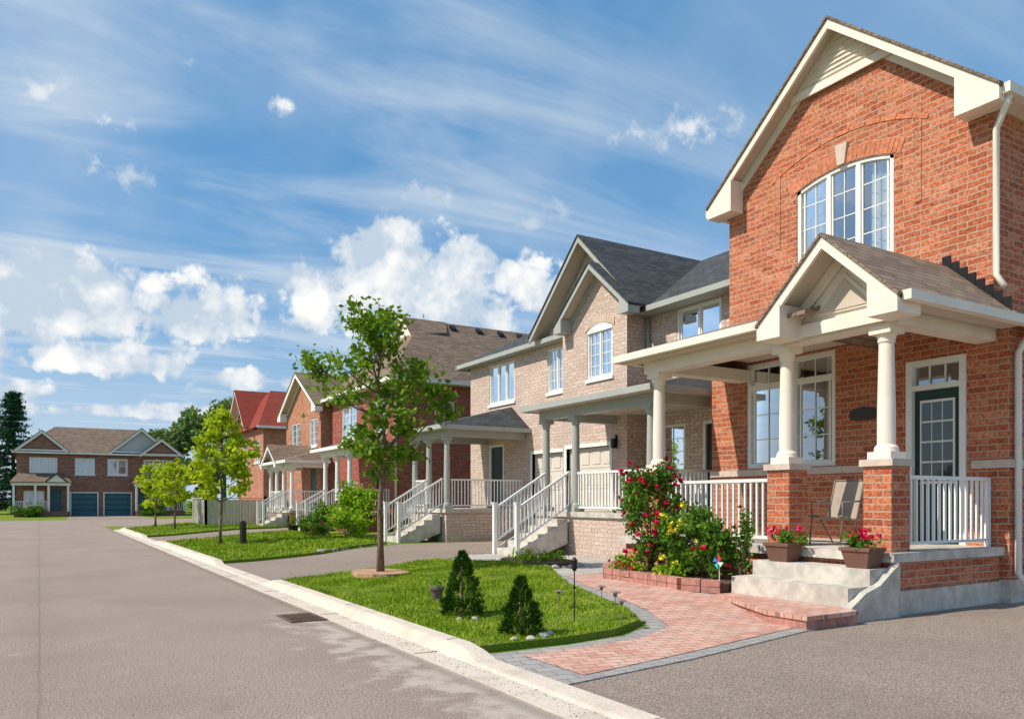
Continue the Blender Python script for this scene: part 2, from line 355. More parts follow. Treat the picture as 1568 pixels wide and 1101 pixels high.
def gable(H,xf,xw,yc,zr,half,slope,trim,shb,xb,fh=.22,ret=.6,over=.0,frieze=True,th=.05):
    zt=zr-slope*half; t=H.part('gable_trim',trim); so=H.part('gable_soffit',SOFF)
    for sgn in (-1,1):
        yt=yc+sgn*half
        shb.prism([(xf-.03,yc,zr),(xf-.03,yt+sgn*.03,zt-slope*.03),(xb,yt+sgn*.03,zt-slope*.03),(xb,yc,zr)],(0,0,-th))
        a=zr-th-.004;bz=zt-th-.004
        t.prism([(xf,yc,a),(xf,yt,bz),(xf,yt,bz-fh),(xf,yc,a-fh)],(.05,0,0))
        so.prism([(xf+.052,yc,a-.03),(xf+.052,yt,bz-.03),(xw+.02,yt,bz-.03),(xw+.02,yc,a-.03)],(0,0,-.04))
        if frieze:
            t.prism([(xw-.03,yc,a-.08),(xw-.03,yt-sgn*.15,bz-.08+slope*.15),(xw-.03,yt-sgn*.15,bz-.28+slope*.15),(xw-.03,yc,a-.28)],(.028,0,0))
        if ret:
            yr=yt-sgn*ret; zb=bz-fh-.05
            t.prism([(xf-.01,yt+sgn*.01,zb),(xf-.01,yt+sgn*.01,bz-.05),(xf-.01,yr,bz+slope*ret-fh*.8),(xf-.01,yr,zb)],(xw-xf-.005,0,0))
def porch(H,X0,Xw,y0,y1,dz,ez,wz,cols,st=None,n=6,Xs=None,basem=None,roofm=SH_DARK,trim=WHITE,roof=True,col_r=.1,nearrail=True):
    base=H.part('porch_base',basem or BEIGE); sl=H.part('porch_slab',CONC); tr=H.part('porch_trim',trim); rl=H.part('porch_railing',WHITE); cs=H.part('porch_columns',trim)
    base.box(X0-.12,Xw-.01,y0-.1,y1+.1,0,dz-.12); sl.box(X0-.18,Xw-.005,y0-.15,y1+.15,dz-.119,dz)
    for y in cols: column(cs,X0,y,dz,ez-.28,col_r)
    if nearrail: rail(rl,(X0+.1,y0,dz),(Xw-.05,y0,dz))
    ys=sorted(cols)
    for a,b_ in zip(ys,ys[1:]):
        if st and a<(st[0]+st[1])/2<b_: continue
        rail(rl,(X0,a+.1,dz),(X0,b_-.1,dz))
    if st:
        s0,s1=st; run=.27; rise=(dz-gz(X0-1,s0))/n
        sb=H.part('porch_steps',CONC)
        for k in range(1,n):
            z=dz-rise*k; sb.box(X0-.18-run*k,X0-.18-run*(k-1)-.001*k,s0,s1,z-rise*1.6 if k<n-1 else 0,z)
        xe=X0-.18-run*(n-1); zg=gz(xe,s0)
        for y in (s0+.02,s1-.02):
            sb.prism([(X0-.19,y-.05,dz-.2),(X0-.19,y-.05,dz-.75),(xe,y-.05,0),(xe,y-.05,zg+rise-.02)],(0,.1,0))
            rail(rl,(X0-.1,y,dz+.05),(xe,y,zg+rise+.05),h=.88)
            rl.box(xe-.06,xe+.03,y-.045,y+.045,zg,zg+1.2); rl.box(xe-.075,xe+.045,y-.06,y+.06,zg+1.2,zg+1.24)
    if roof:
        e=.4
        tr.box(X0-.1,X0+.12,y0-.12,y1+.12,ez-.28,ez-.05); tr.box(X0+.121,Xw-.01,y0-.12,y0+.1,ez-.27,ez-.05); tr.box(X0+.121,Xw-.01,y1-.1,y1+.12,ez-.27,ez-.05)
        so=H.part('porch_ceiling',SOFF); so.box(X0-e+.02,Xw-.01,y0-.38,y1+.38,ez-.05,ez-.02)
        g=H.part('gutter',trim); g.box(X0-e-.08,X0-e+.02,y0-.46,y1+.46,ez-.07,ez+.06); g.box(X0-e+.021,Xw,y0-.46,y0-.385,ez-.07,ez+.06); g.box(X0-e+.021,Xw,y1+.385,y1+.46,ez-.07,ez+.06)
        r=H.part('porch_roof',roofm); xe=X0-e; ya=y0-.4;yb=y1+.4; h=min(1.3,(yb-ya)*.35)
        A=(xe,ya,ez+.06);Bp=(xe,yb,ez+.06);C=(Xw,yb-h,wz);D=(Xw,ya+h,wz)
        r.prism([A,Bp,C,D],(0,0,-.06)); r.prism([A,D,(Xw,ya,ez+.06)],(0,0,-.059)); r.prism([Bp,(Xw,yb,ez+.06),C],(0,0,-.059))
# ================================================================== MAIN ORANGE BRICK HOUSE
H=House('brick_house',(14,8.7,0),ORANGE,STONE)
XF=11.9
UW=(7.71,9.61,5.5,7.28)
wall(H.w,'X',XF,6.15,11.25,4.3,7.54,[UW])
H.w.poly([(XF,6.15,7.54),(XF,11.25,7.54),(XF,8.7,9.68)])
LW=(8.8,10.8,2.1,4.12); DR=(6.54,7.49,.82,3.69)
wall(H.w,'X',XF,5.93,11.73,0.35,4.3,[LW,DR])
wall(H.w,'Y',6.15,XF,24,4.3,7.5,[(16,17.2,5.3,6.8)]); wall(H.w,'Y',5.93,XF,24,.35,4.3,[(14.6,15.8,2.0,3.3)])
H.w.poly([(XF,5.93,4.3),(24,5.93,4.3),(24,6.15,4.3),(XF,6.15,4.3)])
wall(H.w,'Y',11.25,XF,24,4.3,7.5); wall(H.w,'Y',11.73,XF,24,.0,4.3)
H.w.poly([(XF,11.25,4.3),(24,11.25,4.3),(24,11.73,4.3),(XF,11.73,4.3)])
wall(H.w,'X',24,5.93,11.73,0,4.3); wall(H.w,'X',24,6.15,11.25,4.3,7.5); H.w.poly([(24,6.15,7.5),(24,11.25,7.5),(24,8.7,9.66)])
fd=H.part('foundation',CONC); fd.box(XF-.03,24.02,5.9,11.75,-.05,.35)
yc=(UW[0]+UW[1])/2; hw=(UW[1]-UW[0])/2; rise=.16; Rr=(hw*hw+rise*rise)/(2*rise); zc=UW[3]-Rr
N=16
def az(y): return zc+math.sqrt(Rr*Rr-(y-yc)**2)
for k in range(N):
    ya=UW[0]+2*hw*k/N; yb=UW[0]+2*hw*(k+1)/N
    za,zb=az(ya),az(yb); top=UW[3]
    H.w.poly([(XF,ya,za),(XF,yb,zb),(XF,yb,top+1e-4),(XF,ya,top+1e-4)])
    H.w.poly([(XF,ya,za),(XF,yb,zb),(XF+.14,yb,zb),(XF+.14,ya,za)])
    H.fr.prism([(XF+.02,ya,za-.06),(XF+.02,yb,zb-.06),(XF+.02,yb,zb),(XF+.02,ya,za)],(.08,0,0))
vo=H.part('arch_voussoirs',SOLD); mo=H.part('arch_mortar',plain('mortar',(.52,.35,.26),.9,.1,8))
def ring(b,r0,r1,am,n,x,gap=.0035,jit=.006,dep=.03):
    for k in range(n):
        t0=-am+2*am*k/n+gap; t1=-am+2*am*(k+1)/n-gap; rr=r1+R.uniform(-jit,jit)
        b.prism([(x-R.uniform(0,jit),yc+r*math.sin(t),zc+r*math.cos(t)) for r,t in ((r0,t0),(r0,t1),(rr,t1),(rr,t0))],(dep,0,0))
amax=math.asin((hw+.12)/Rr)
ring(mo,Rr+.002,Rr+.26,amax,12,XF-.006,0,0,.005); ring(vo,Rr+.012,Rr+.25,amax,27,XF-.012,.0022,.005,.02)
ring(vo,Rr+.53,Rr+.60,amax*1.22,11,XF-.012,.0025,.003,.02)
pb=H.part('brick_pilaster_band',ORANGE)
for yy in (7.24,9.98): pb.box(XF-.014,XF-.002,yy,yy+.1,6.2,zc+Rr+.40)
ks=H.part('keystone',STONE); ks.prism([(XF-.05,yc-.07,UW[3]+.01),(XF-.05,yc+.07,UW[3]+.01),(XF-.05,yc+.12,UW[3]+.36),(XF-.05,yc-.12,UW[3]+.36)],(.06,0,0))
H.win('X',XF,*UW,cols=3,gx=2,gz=4,curt='both',arch=1,fw=.075)
H.win('X',XF,8.8,9.72,2.1,4.12,cols=1,gx=2,gz=3,transom=.42,curt='sides',fw=.085,sill=False); H.win('X',XF,9.82,10.8,2.1,4.12,cols=1,gx=2,gz=3,transom=.42,curt='sides',fw=.085,sill=False)
fbox(H.fr,'X',XF,9.72,9.82,.0,.12,2.1,4.12)
H.win('Y',6.15,16,17.2,5.3,6.8); H.win('Y',5.93,14.6,15.8,2.0,3.3)
sb=H.part('stone_band',STONE); sb.box(XF-.04,XF-.001,7.6,11.74,1.96,2.08); sb.box(XF-.04,XF-.001,5.9,6.45,1.96,2.08); sb.box(XF,24,5.89,5.928,1.96,2.08)
lv=H.part('attic_louvre',CREAM); z0=8.87
lv.prism([(XF-.05,8.7-.93,z0),(XF-.05,8.7+.93,z0),(XF-.05,8.7,z0+.79)],(.04,0,0))
lv.box(XF-.09,XF-.052,8.7-.98,8.7+.98,z0-.14,z0+.0)
for k in range(7):
    zz=z0+.05+k*.085; w=.84-(zz-z0)*1.18-.04
    if w>.05: lv.prism([(XF-.05,8.7-w,zz),(XF-.09,8.7-w,zz),(XF-.05,8.7-w,zz+.06)],(0,2*w,0))
roof=H.part('main_roof',SH_BRN); gable(H,11.55,XF,8.7,9.78,2.80,.85,CREAM,roof,24.3,fh=.16,ret=.62)
sf=H.part('side_eaves',CREAM); sf.box(11.62,24.3,5.78,5.9,7.22,7.36); sf.box(11.95,24.3,5.9,6.16,7.22,7.26); sf.box(11.62,24.3,11.5,11.62,7.22,7.36)
dfm=H.part('door_frame',WHITE); fbox(dfm,'X',XF,6.54,6.64,-.02,.12,.82,3.69); fbox(dfm,'X',XF,7.39,7.49,-.02,.12,.82,3.69); fbox(dfm,'X',XF,6.64,7.39,-.02,.12,3.6,3.69); fbox(dfm,'X',XF,6.64,7.39,-.019,.12,3.22,3.3)
fbox(H.fr,'X',XF,6.88,6.9,.05,.07,3.3,3.6); fbox(H.fr,'X',XF,7.13,7.15,.05,.07,3.3,3.6)
H.gl.poly([FP('X',XF,6.64,.08,3.3),FP('X',XF,7.39,.08,3.3),FP('X',XF,7.39,.08,3.6),FP('X',XF,6.64,.08,3.6)])
dk=H.part('front_door',DOORG); fbox(dk,'X',XF,6.64,7.39,.07,.11,.82,3.22); fbox(dk,'X',XF,6.72,7.31,.055,.07,.95,1.55)
fbox(H.fr,'X',XF,6.74,7.29,.045,.069,1.75,3.06)
gd=H.part('door_glass',plain('door_glass_dark',(.03,.05,.05),.05,.1,3,spec=.8,bmp=0))
for i in range(3):
    for j in range(4):
        a=6.77+i*.17; z=1.79+j*.315; fbox(gd,'X',XF,a,a+.15,.038,.0445,z,z+.285)
hd=H.part('door_handle',METAL); hd.tube([(XF+.06,7.33,1.75),(XF-.0,7.33,1.75),(XF-.0,7.25,1.75)],[.012]*3)
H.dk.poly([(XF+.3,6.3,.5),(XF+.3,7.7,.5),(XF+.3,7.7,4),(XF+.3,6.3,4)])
lp=H.part('wall_lantern',BLACK); lp.box(XF-.14,XF-.02,7.72,7.84,3.0,3.2); lp.prism([(XF-.16,7.7,3.2),(XF,7.7,3.2),(XF,7.86,3.2),(XF-.16,7.86,3.2)],(0,0,.03)); lp.box(XF-.05,XF-.001,7.76,7.8,3.23,3.3)
pq=H.part('house_number_plaque',plain('plaque_bronze',(.05,.04,.035),.5,.2,10)); pq.prism([(XF-.03,8.25+a*1.0,2.84+b_) for a,b_ in ((-.24,.02),(-.24,.17),(-.15,.2),(0,.23),(.15,.2),(.24,.17),(.24,.02),(.15,0),(-.15,0))],(.028,0,0))
ds=H.part('downspout',CREAM,smooth=True)
ds.tube([(11.75,5.84,7.25),(11.72,5.9,7.05),(11.84,6.08,6.85),(11.84,6.08,4.75),(11.8,5.95,4.55)],[.045]*5,10)
ds.tube([(12.3,5.8,3.98),(12.1,5.84,3.75),(12.0,5.86,3.6),(12.0,5.86,.45),(11.9,5.7,.3)],[.045]*5,10)
PX=9.6; DZ=.82
sl=H.part('porch_slab',CONC); sl.box(9.25,XF-.005,5.99,11.45,DZ-.12,DZ)
pbk=H.part('porch_base_brick',ORANGE); pbk.box(9.34,XF-.01,6.06,11.38,.33,DZ-.121); fd.box(9.30,XF-.031,6.02,11.40,0,.329)
cs=H.part('porch_columns',CREAM); pr=H.part('brick_piers',ORANGE); cap=H.part('pier_caps',STONE)
for y in (10.76,7.93,6.32):
    pr.box(PX-.2,PX+.2,y-.2,y+.2,DZ,1.94); cap.box(PX-.24,PX+.24,y-.24,y+.24,1.94,2.03); column(cs,PX,y,2.03,3.78,.115)
bm_=H.part('porch_beam',CREAM); bm_.box(PX-.15,PX+.15,6.05,11.0,3.78,4.02); bm_.box(PX+.151,XF-.02,6.1,6.4,3.8,4.02); bm_.box(PX+.151,XF-.02,10.7,11.0,3.8,4.02)
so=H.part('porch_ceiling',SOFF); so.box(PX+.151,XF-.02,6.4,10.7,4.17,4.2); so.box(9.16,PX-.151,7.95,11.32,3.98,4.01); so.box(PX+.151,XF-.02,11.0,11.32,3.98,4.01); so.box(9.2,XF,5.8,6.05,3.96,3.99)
gt=H.part('gutter',CREAM); gt.box(9.03,9.15,7.75,11.42,4.0,4.12); gt.box(9.151,XF,11.33,11.42,4.0,4.12); gt.box(9.0,13.2,5.60,5.72,3.93,4.05)
rf=H.part('porch_roof',SH_TAN)
rf.prism([(9.08,7.2,4.13),(9.08,11.38,4.13),(XF,10.4,5.0),(XF,7.2,5.0)],(0,0,-.06)); rf.prism([(9.08,11.38,4.13),(XF,11.38,4.13),(XF,10.4,5.0)],(0,0,-.059))
gable(H,8.93,9.42,6.82,5.06,1.08,.93,CREAM,rf,XF,fh=.16,ret=.40,frieze=True,th=.045)
rf.prism([(XF,5.71,4.03),(13.2,5.71,4.03),(13.2,5.93,4.25),(XF,5.93,4.25)],(0,0,-.05))
ty=H.part('porch_tympanum',CREAM); ty.prism([(9.44,5.85,3.86),(9.44,7.8,3.86),(9.44,7.8,4.05),(9.44,6.82,4.95),(9.44,5.85,4.05)],(.05,0,0))
ty.prism([(9.41,6.3,4.08),(9.41,7.34,4.08),(9.41,6.82,4.60)],(.03,0,0)); ty.prism([(9.36,5.75,3.82),(9.36,7.9,3.82),(9.36,7.9,4.0),(9.36,5.75,4.0)],(.05,0,0))
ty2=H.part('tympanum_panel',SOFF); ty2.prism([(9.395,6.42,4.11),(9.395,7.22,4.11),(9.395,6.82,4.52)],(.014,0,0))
fl=H.part('step_flashing',BLACK)
for k in range(8):
    y=6.9-k*.125; z=5.06-k*.116; fl.box(XF-.02,XF-.002,y-.13,y,z-.1,z+.16)
rl=H.part('porch_railing',WHITE); rail(rl,(PX,8.14,DZ),(PX,10.55,DZ),.98,.115,.032); rail(rl,(PX+.2,6.2,DZ),(XF-.08,6.2,DZ),.98,.13,.032); rl.box(XF-.1,XF-.03,6.17,6.23,DZ,DZ+1.0)
stp=H.part('front_steps',CONC); stp.box(8.85,9.26,6.05,7.92,0,.63); stp.box(8.42,8.849,6.05,7.92,0,.42)
stp.prism([(8.34,5.94,0),(8.34,5.94,.2),(8.62,5.94,.36),(8.9,5.94,.44),(9.31,5.94,.70),(9.31,5.94,0)],(0,.11,0))
pad=H.part('brick_landing',PEDGE); pad.prism([(7.42,5.86,0),(8.33,5.86,0),(8.41,6.06,0),(8.41,7.9,0),(8.15,7.9,0),(7.42,6.4,0)],(0,0,.13))
padc=H.part('landing_coping',PAVER)
pts=[(7.40,5.84),(8.33,5.84),(8.41,6.06),(8.41,7.92),(8.12,7.92),(7.40,6.42)]
padc.prism([(p[0],p[1],.134) for p in pts],(0,0,.05))
H.done()
# ================================================================== BEIGE HOUSE
H=House('beige_brick_house',(17,18,0),BEIGE,WHITE)
wall(H.w,'X',13.7,12.0,15.8,0,6.35,[(13.2,14.7,5.4,6.25),(12.9,13.8,1.25,3.4),(14.4,15.4,2.0,3.4)])
wall(H.w,'X',13.0,15.8,18.7,0,6.45,[(16.4,17.5,4.8,6.1),(16.5,18.5,.1,2.95)])
H.w.poly([(13,15.55,6.45),(13,18.7,6.45),(13,18.7,6.5),(13,16.95,7.75),(13,15.55,6.5)])
wall(H.w,'Y',15.8,13.0,13.7,0,6.45)
wall(H.w,'X',13.55,18.7,25.4,0,6.35,[(19.3,20.3,4.8,6.15),(22.3,24.0,4.8,6.15),(19.2,21.2,.1,2.95),(23.0,24.0,1.25,3.4)])
wall(H.w,'Y',12.0,13.7,22,0,6.35); wall(H.w,'Y',25.4,13.55,22,0,6.35); wall(H.w,'X',22,12,25.4,0,6.35)
wall(H.w,'Y',18.7,13.0,13.55,0,6.45)
H.win('X',13.7,13.2,14.7,5.4,6.25,cols=2,gx=1,gz=1,curt='both'); H.win('X',13.7,14.4,15.4,2.0,3.4,cols=1)
H.win('X',13.0,16.4,17.5,4.8,6.1,cols=2,gx=2,gz=4,curt='full'); H.win('X',13.55,19.3,20.3,4.8,6.15,cols=2,gx=2,gz=4,curt='full'); H.win('X',13.55,22.3,24.0,4.8,6.15,cols=3,gx=1,gz=1,curt='full')
hb=H.part('arch_heads',plain('beige_soldier_brick',(.6,.45,.36),.85,.2,12,bmp=.3))
for k in range(12):
    t0=-.5+k/12; t1=-.5+(k+1)/12; f=lambda t:6.12+.16*(1-(2*t)**2)
    hb.prism([(12.975,16.95+t0*1.3,f(t0)),(12.975,16.95+t1*1.3-.01,f(t1)),(12.975,16.95+t1*1.3-.01,f(t1)+.2),(12.975,16.95+t0*1.3,f(t0)+.2)],(.023,0,0))
    H.fr.prism([(12.985,16.95+t0*1.1,6.06),(12.985,16.95+t1*1.1,6.06),(12.985,16.95+t1*1.1,f(t1)),(12.985,16.95+t0*1.1,f(t0))],(.013,0,0))
for k in range(9):
    for (p,c) in ((13.55,19.8),(13.55,23.15)):
        w=(1.1 if c<20 else 1.8)/9; hb.box(p-.015,p-.001,c-w*4.5+k*w,c-w*4.5+(k+1)*w-.012,6.16,6.26)
for (p,a0,a1) in ((13.0,16.5,18.5),(13.55,19.2,21.2)):
    gdr=H.part('garage_door',GARW)
    for r in range(5):
        fbox(gdr,'X',p,a0,a1,.12,.15,.1+r*.57,.66+r*.57)
        for c in range(4): fbox(gdr,'X',p,a0+.08+c*(a1-a0)/4,a0-.08+(c+1)*(a1-a0)/4,.105,.12,.2+r*.57,.56+r*.57)
    fbox(H.t,'X',p,a0-.1,a0,-.02,.1,.1,3.05); fbox(H.t,'X',p,a1,a1+.1,-.02,.1,.1,3.05); fbox(H.t,'X',p,a0,a1,-.02,.1,2.95,3.05)
for (p,a0,a1) in ((13.7,12.9,13.8),(13.55,23.0,24.0)):
    d=H.part('front_door',DOORB); fbox(d,'X',p,a0+.08,a1-.08,.06,.1,1.2,3.32); fbox(H.fr,'X',p,a0,a0+.08,0,.1,1.2,3.4); fbox(H.fr,'X',p,a1-.08,a1,0,.1,1.2,3.4); fbox(H.fr,'X',p,a0+.08,a1-.08,0,.1,3.32,3.4)
r=H.part('main_roof',SH_DARK); xe,xr=13.25,17.8
A=(xe,11.6,6.42);Bq=(xe,25.8,6.42);C=(xr,21.3,9.0);D=(xr,16.1,9.0);E=(22.35,11.6,6.42);F=(22.35,25.8,6.42)
r.prism([A,Bq,C,D],(0,0,-.08)); r.prism([A,D,E],(0,0,-.079)); r.prism([Bq,F,C],(0,0,-.079)); r.prism([E,D,C,F],(0,0,-.078))
r2=H.part('bay_roof',SH_DARK); gable(H,12.95,13.5,17.9,8.95,2.55,.95,GREYT,r2,17.8,fh=.17,ret=.0)
H.w.poly([(13.45,15.6,6.4),(13.45,20.2,6.4),(13.45,17.9,8.7)])
gable(H,12.62,13.0,16.95,7.9,1.65,.86,GREYT,r2,14.6,fh=.16,ret=.35)
ev=H.part('eaves',GREYT)
ev.box(13.17,13.27,11.55,15.3,6.28,6.42); ev.box(13.27,13.69,11.6,15.7,6.28,6.32); ev.box(13.17,13.27,18.72,25.85,6.28,6.42); ev.box(13.27,13.54,18.72,25.8,6.28,6.32); ev.box(13.27,22.4,11.52,11.6,6.26,6.42); ev.box(13.27,22,11.6,12.0,6.28,6.32);ev.box(13.17,22.4,25.8,25.88,6.26,6.42)
lp=H.part('wall_lantern',BLACK); lp.box(12.84,12.96,16.15,16.27,2.85,3.1); lp.box(12.95,12.999,16.18,16.24,3.0,3.2)
ds=H.part('downspout',GREYT,smooth=True); ds.tube([(13.3,18.9,6.25),(13.48,18.85,5.9),(13.48,18.85,.3)],[.04]*3); ds.tube([(13.62,15.7,6.25),(13.64,15.7,4.8)],[.04]*2)
porch(H,10.8,13.69,12.3,16.3,1.22,3.75,4.55,[12.35,15.0,16.25],st=(15.1,16.15),n=6,trim=GREYT)
porch(H,10.8,13.54,21.7,24.25,1.22,3.72,4.6,[21.8,23.1,24.2],st=(21.9,23.0),n=6,trim=GREYT)
H.done()
# ================================================================== RED HOUSE (C)
H=House('red_brick_house',(16,33.4,0),RED,WHITE)
wall(H.w,'X',12.3,29.4,37.4,0,6.4,[(30.4,31.8,4.3,5.8),(34,36,4.3,5.8),(30.6,31.6,1,3.2),(34,36,.1,2.4)]); wall(H.w,'Y',29.4,12.3,21.6,0,6.4,[(14,14.9,4.3,5.6)]); wall(H.w,'Y',37.4,12.3,21.6,0,6.4); wall(H.w,'X',21.6,29.4,37.4,0,6.4)
H.win('X',12.3,30.4,31.8,4.3,5.8); H.win('X',12.3,34,36,4.3,5.8); H.win('Y',29.4,14,14.9,4.3,5.6,cols=1)
d=H.part('front_door',DOORB); fbox(d,'X',12.3,30.6,31.6,.06,.1,1,3.2); d=H.part('garage_door',GARW); fbox(d,'X',12.3,34,36,.1,.13,.1,2.4)
for k in range(1,5): fbox(d,'X',12.3,34.02,35.98,.09,.1,.1+k*.47-.2,.1+k*.47)
r=H.part('main_roof',SH_BRN); z=6.42;zr=9.85
A=(11.9,29,z);Bq=(11.9,37.8,z);C=(15.2,33.4,zr);D=(21,33.4,zr);E=(22,29,z);F=(22,37.8,z)
r.prism([A,E,D,C],(0,0,-.08)); r.prism([A,C,Bq],(0,0,-.079)); r.prism([Bq,C,D,F],(0,0,-.078)); r.prism([E,F,D],(0,0,-.077))
r.prism([(14.2,33.4,zr+.04),(14.2,32.3,zr-.95),(16.0,32.3,zr-.7),(16.5,33.4,zr+.04)],(0,0,-.07)); r.prism([(14.2,33.4,zr+.04),(14.2,34.5,zr-.95),(16.0,34.5,zr-.7),(16.5,33.4,zr+.04)],(0,0,-.07))
g=H.part('gablet',CREAM); g.prism([(14.35,33.4,zr-.06),(14.35,32.45,zr-.95),(14.35,34.35,zr-.95)],(.5,0,0)); g.prism([(14.18,33.4,zr),(14.18,32.3,zr-.97),(14.18,32.3,zr-1.1),(14.18,33.4,zr-.15)],(.04,0,0)); g.prism([(14.18,33.4,zr),(14.18,34.5,zr-.97),(14.18,34.5,zr-1.1),(14.18,33.4,zr-.15)],(.04,0,0))
vt=H.part('roof_vents',BLACK)
for x in (16.6,18.0,19.2,20.3): vt.prism([(x-.14,32.75,zr-.5),(x+.14,32.75,zr-.5),(x+.14,33.0,zr-.3),(x-.14,33.0,zr-.3)],(0,0,.14))
ev=H.part('eaves',WHITE); ev.box(11.84,22,28.92,29.02,6.26,6.4); ev.box(11.84,11.92,29.021,37.85,6.26,6.4); ev.box(11.92,22,29.02,29.39,6.26,6.3); ev.box(11.92,12.29,29.4,37.8,6.26,6.3)
porch(H,10.6,12.29,30.0,33.4,1.0,3.6,4.3,[30.1,31.6,33.2],st=(31.7,33.0),n=5,basem=RED,roofm=SH_BRN)
ds=H.part('downspout',WHITE,smooth=True); ds.tube([(12.0,29.3,6.3),(12.25,29.33,6.0),(12.25,29.33,.3)],[.045]*3); ds.tube([(16.2,29.3,6.3),(16.2,29.33,.3)],[.045]*2)
H.done()
# ================================================================== RUST HOUSE (C2)
H=House('rust_brick_house',(16,41,0),RUST,WHITE)
wall(H.w,'X',11.9,38.0,44.3,0,6.2,[(38.6,39.9,4.2,5.6),(41.5,43.2,4.2,5.6),(38.8,39.7,1,3.1)]); H.w.poly([(11.9,38,6.2),(11.9,44.3,6.2),(11.9,41.15,8.0)])
wall(H.w,'Y',38.0,11.9,20,0,6.2,[(13,13.8,4.2,5.4)]); wall(H.w,'Y',44.3,11.9,20,0,6.2); wall(H.w,'X',20,38,44.3,0,6.2)
H.win('X',11.9,38.6,39.9,4.2,5.6); H.win('X',11.9,41.5,43.2,4.2,5.6); H.win('Y',38,13,13.8,4.2,5.4,cols=1)
d=H.part('front_door',TEAL); fbox(d,'X',11.9,38.8,39.7,.06,.1,1,3.1)
r=H.part('main_roof',SH_BRN); gable(H,11.5,11.9,41.15,8.2,3.5,.58,WHITE,r,20.2,fh=.22,ret=.6)
porch(H,10.2,11.89,36.9,41.0,1.0,3.3,4.0,[37.0,38.4,39.7,40.9],st=(37.1,38.3),n=5,basem=RUST,roofm=SH_BRN)
pr_=H.part('porch_gable_roof',SH_BRN); gable(H,9.7,10.1,39.6,4.25,1.5,.6,WHITE,pr_,11.9,fh=.18,ret=.3); ty=H.part('porch_tympanum',CREAM); ty.prism([(10.05,38.2,3.35),(10.05,41.0,3.35),(10.05,39.6,4.1)],(.05,0,0))
H.done()
# ================================================================== RED-ROOF HOUSE (D)
H=House('red_roof_house',(16,56,0),RUST,WHITE)
wall(H.w,'X',12.6,52.5,60,0,6.3,[(53.5,55,4,5.5),(57,58.5,4,5.5)]); wall(H.w,'Y',52.5,12.6,21,0,6.3,[(14.4,16,4.3,5.6)]); wall(H.w,'Y',60,12.6,21,0,6.3); wall(H.w,'X',21,52.5,60,0,6.3)
H.win('X',12.6,53.5,55,4,5.5); H.win('X',12.6,57,58.5,4,5.5); H.win('Y',52.5,14.4,16,4.3,5.6)
r=H.part('main_roof',SH_RED); z=6.35;zr=9.2
A=(12.2,52.1,z);Bq=(12.2,60.4,z);C=(14.0,56.3,zr);D=(19.5,56.3,zr);E=(21.5,52.1,z);F=(21.5,60.4,z)
r.prism([A,E,D,C],(0,0,-.08)); r.prism([A,C,Bq],(0,0,-.079)); r.prism([Bq,C,D,F],(0,0,-.078)); r.prism([E,F,D],(0,0,-.077))
gable(H,11.9,12.5,58,9.3,3,.95,WHITE,r,15,fh=.2,ret=0); H.w.poly([(12.58,55.2,6.3),(12.58,60,6.3),(12.58,60,7.2),(12.58,58,9.1)])
ev=H.part('eaves',WHITE); ev.box(12.1,21.5,52.0,52.1,6.18,6.34)
vt=H.part('roof_vents',BLACK); vt.prism([(16,55.5,8.7),(16.3,55.5,8.7),(16.3,55.8,8.9),(16,55.8,8.9)],(0,0,.2)); vt.prism([(18,55.5,8.7),(18.3,55.5,8.7),(18.3,55.8,8.9),(18,55.8,8.9)],(0,0,.2))
H.done()
# ================================================================== FAR HOUSE
H=House('brown_brick_house',(5,84,0),BROWN,WHITE); Y0=82
ops=[(-.76,1.4,3.8,5.3),(2.8,4.4,3.8,5.3),(5.45,7.13,3.8,5.3),(8.5,11.1,3.8,5.3),(2.5,4.6,.02,2.1),(5.2,7.4,.02,2.1),(.9,1.7,.5,2.5),(8.1,8.9,.5,2.5),(-1.2,.4,.9,2.3),(9.6,11.2,.9,2.3)]
wall(H.w,'Y',Y0,-1.74,11.7,0,5.77,ops); wall(H.w,'X',-1.74,Y0,Y0+10,0,5.77); wall(H.w,'X',11.7,Y0,Y0+10,0,5.77); wall(H.w,'Y',Y0+10,-1.74,11.7,0,5.77)
for o in ops[:4]+ops[8:]: H.win('Y',Y0,*o,cols=3 if o[1]-o[0]>2 else 2,gx=1,gz=1,curt='full' if o[2]>3 else 'both',fw=.11)
gdr=H.part('garage_doors',TEAL)
for o in ops[4:6]:
    for r_ in range(4): fbox(gdr,'Y',Y0,o[0],o[1],.1,.13,.02+r_*.52,.5+r_*.52)
    fbox(H.t,'Y',Y0,o[0]-.1,o[0],-.03,.05,0,2.2); fbox(H.t,'Y',Y0,o[1],o[1]+.1,-.03,.05,0,2.2); fbox(H.t,'Y',Y0,o[0],o[1],-.03,.05,2.1,2.2)
d=H.part('front_doors',TEAL); fbox(d,'Y',Y0,.9,1.7,.05,.1,.5,2.5); fbox(d,'Y',Y0,8.1,8.9,.05,.1,.5,2.5)
r=H.part('main_roof',SH_BRN); z=5.8
A=(-2.1,Y0-.4,z);Bq=(12.1,Y0-.4,z);C=(8.8,Y0+5,8.5);D=(1.3,Y0+5,8.5);E=(12.1,Y0+10.4,z);F=(-2.1,Y0+10.4,z)
r.prism([A,Bq,C,D],(0,0,-.1)); r.prism([Bq,E,C],(0,0,-.1)); r.prism([A,D,F],(0,0,-.1)); r.prism([F,D,C,E],(0,0,-.1))
GREYS=plain('grey_siding',(.45,.47,.47),.7,.08,3)
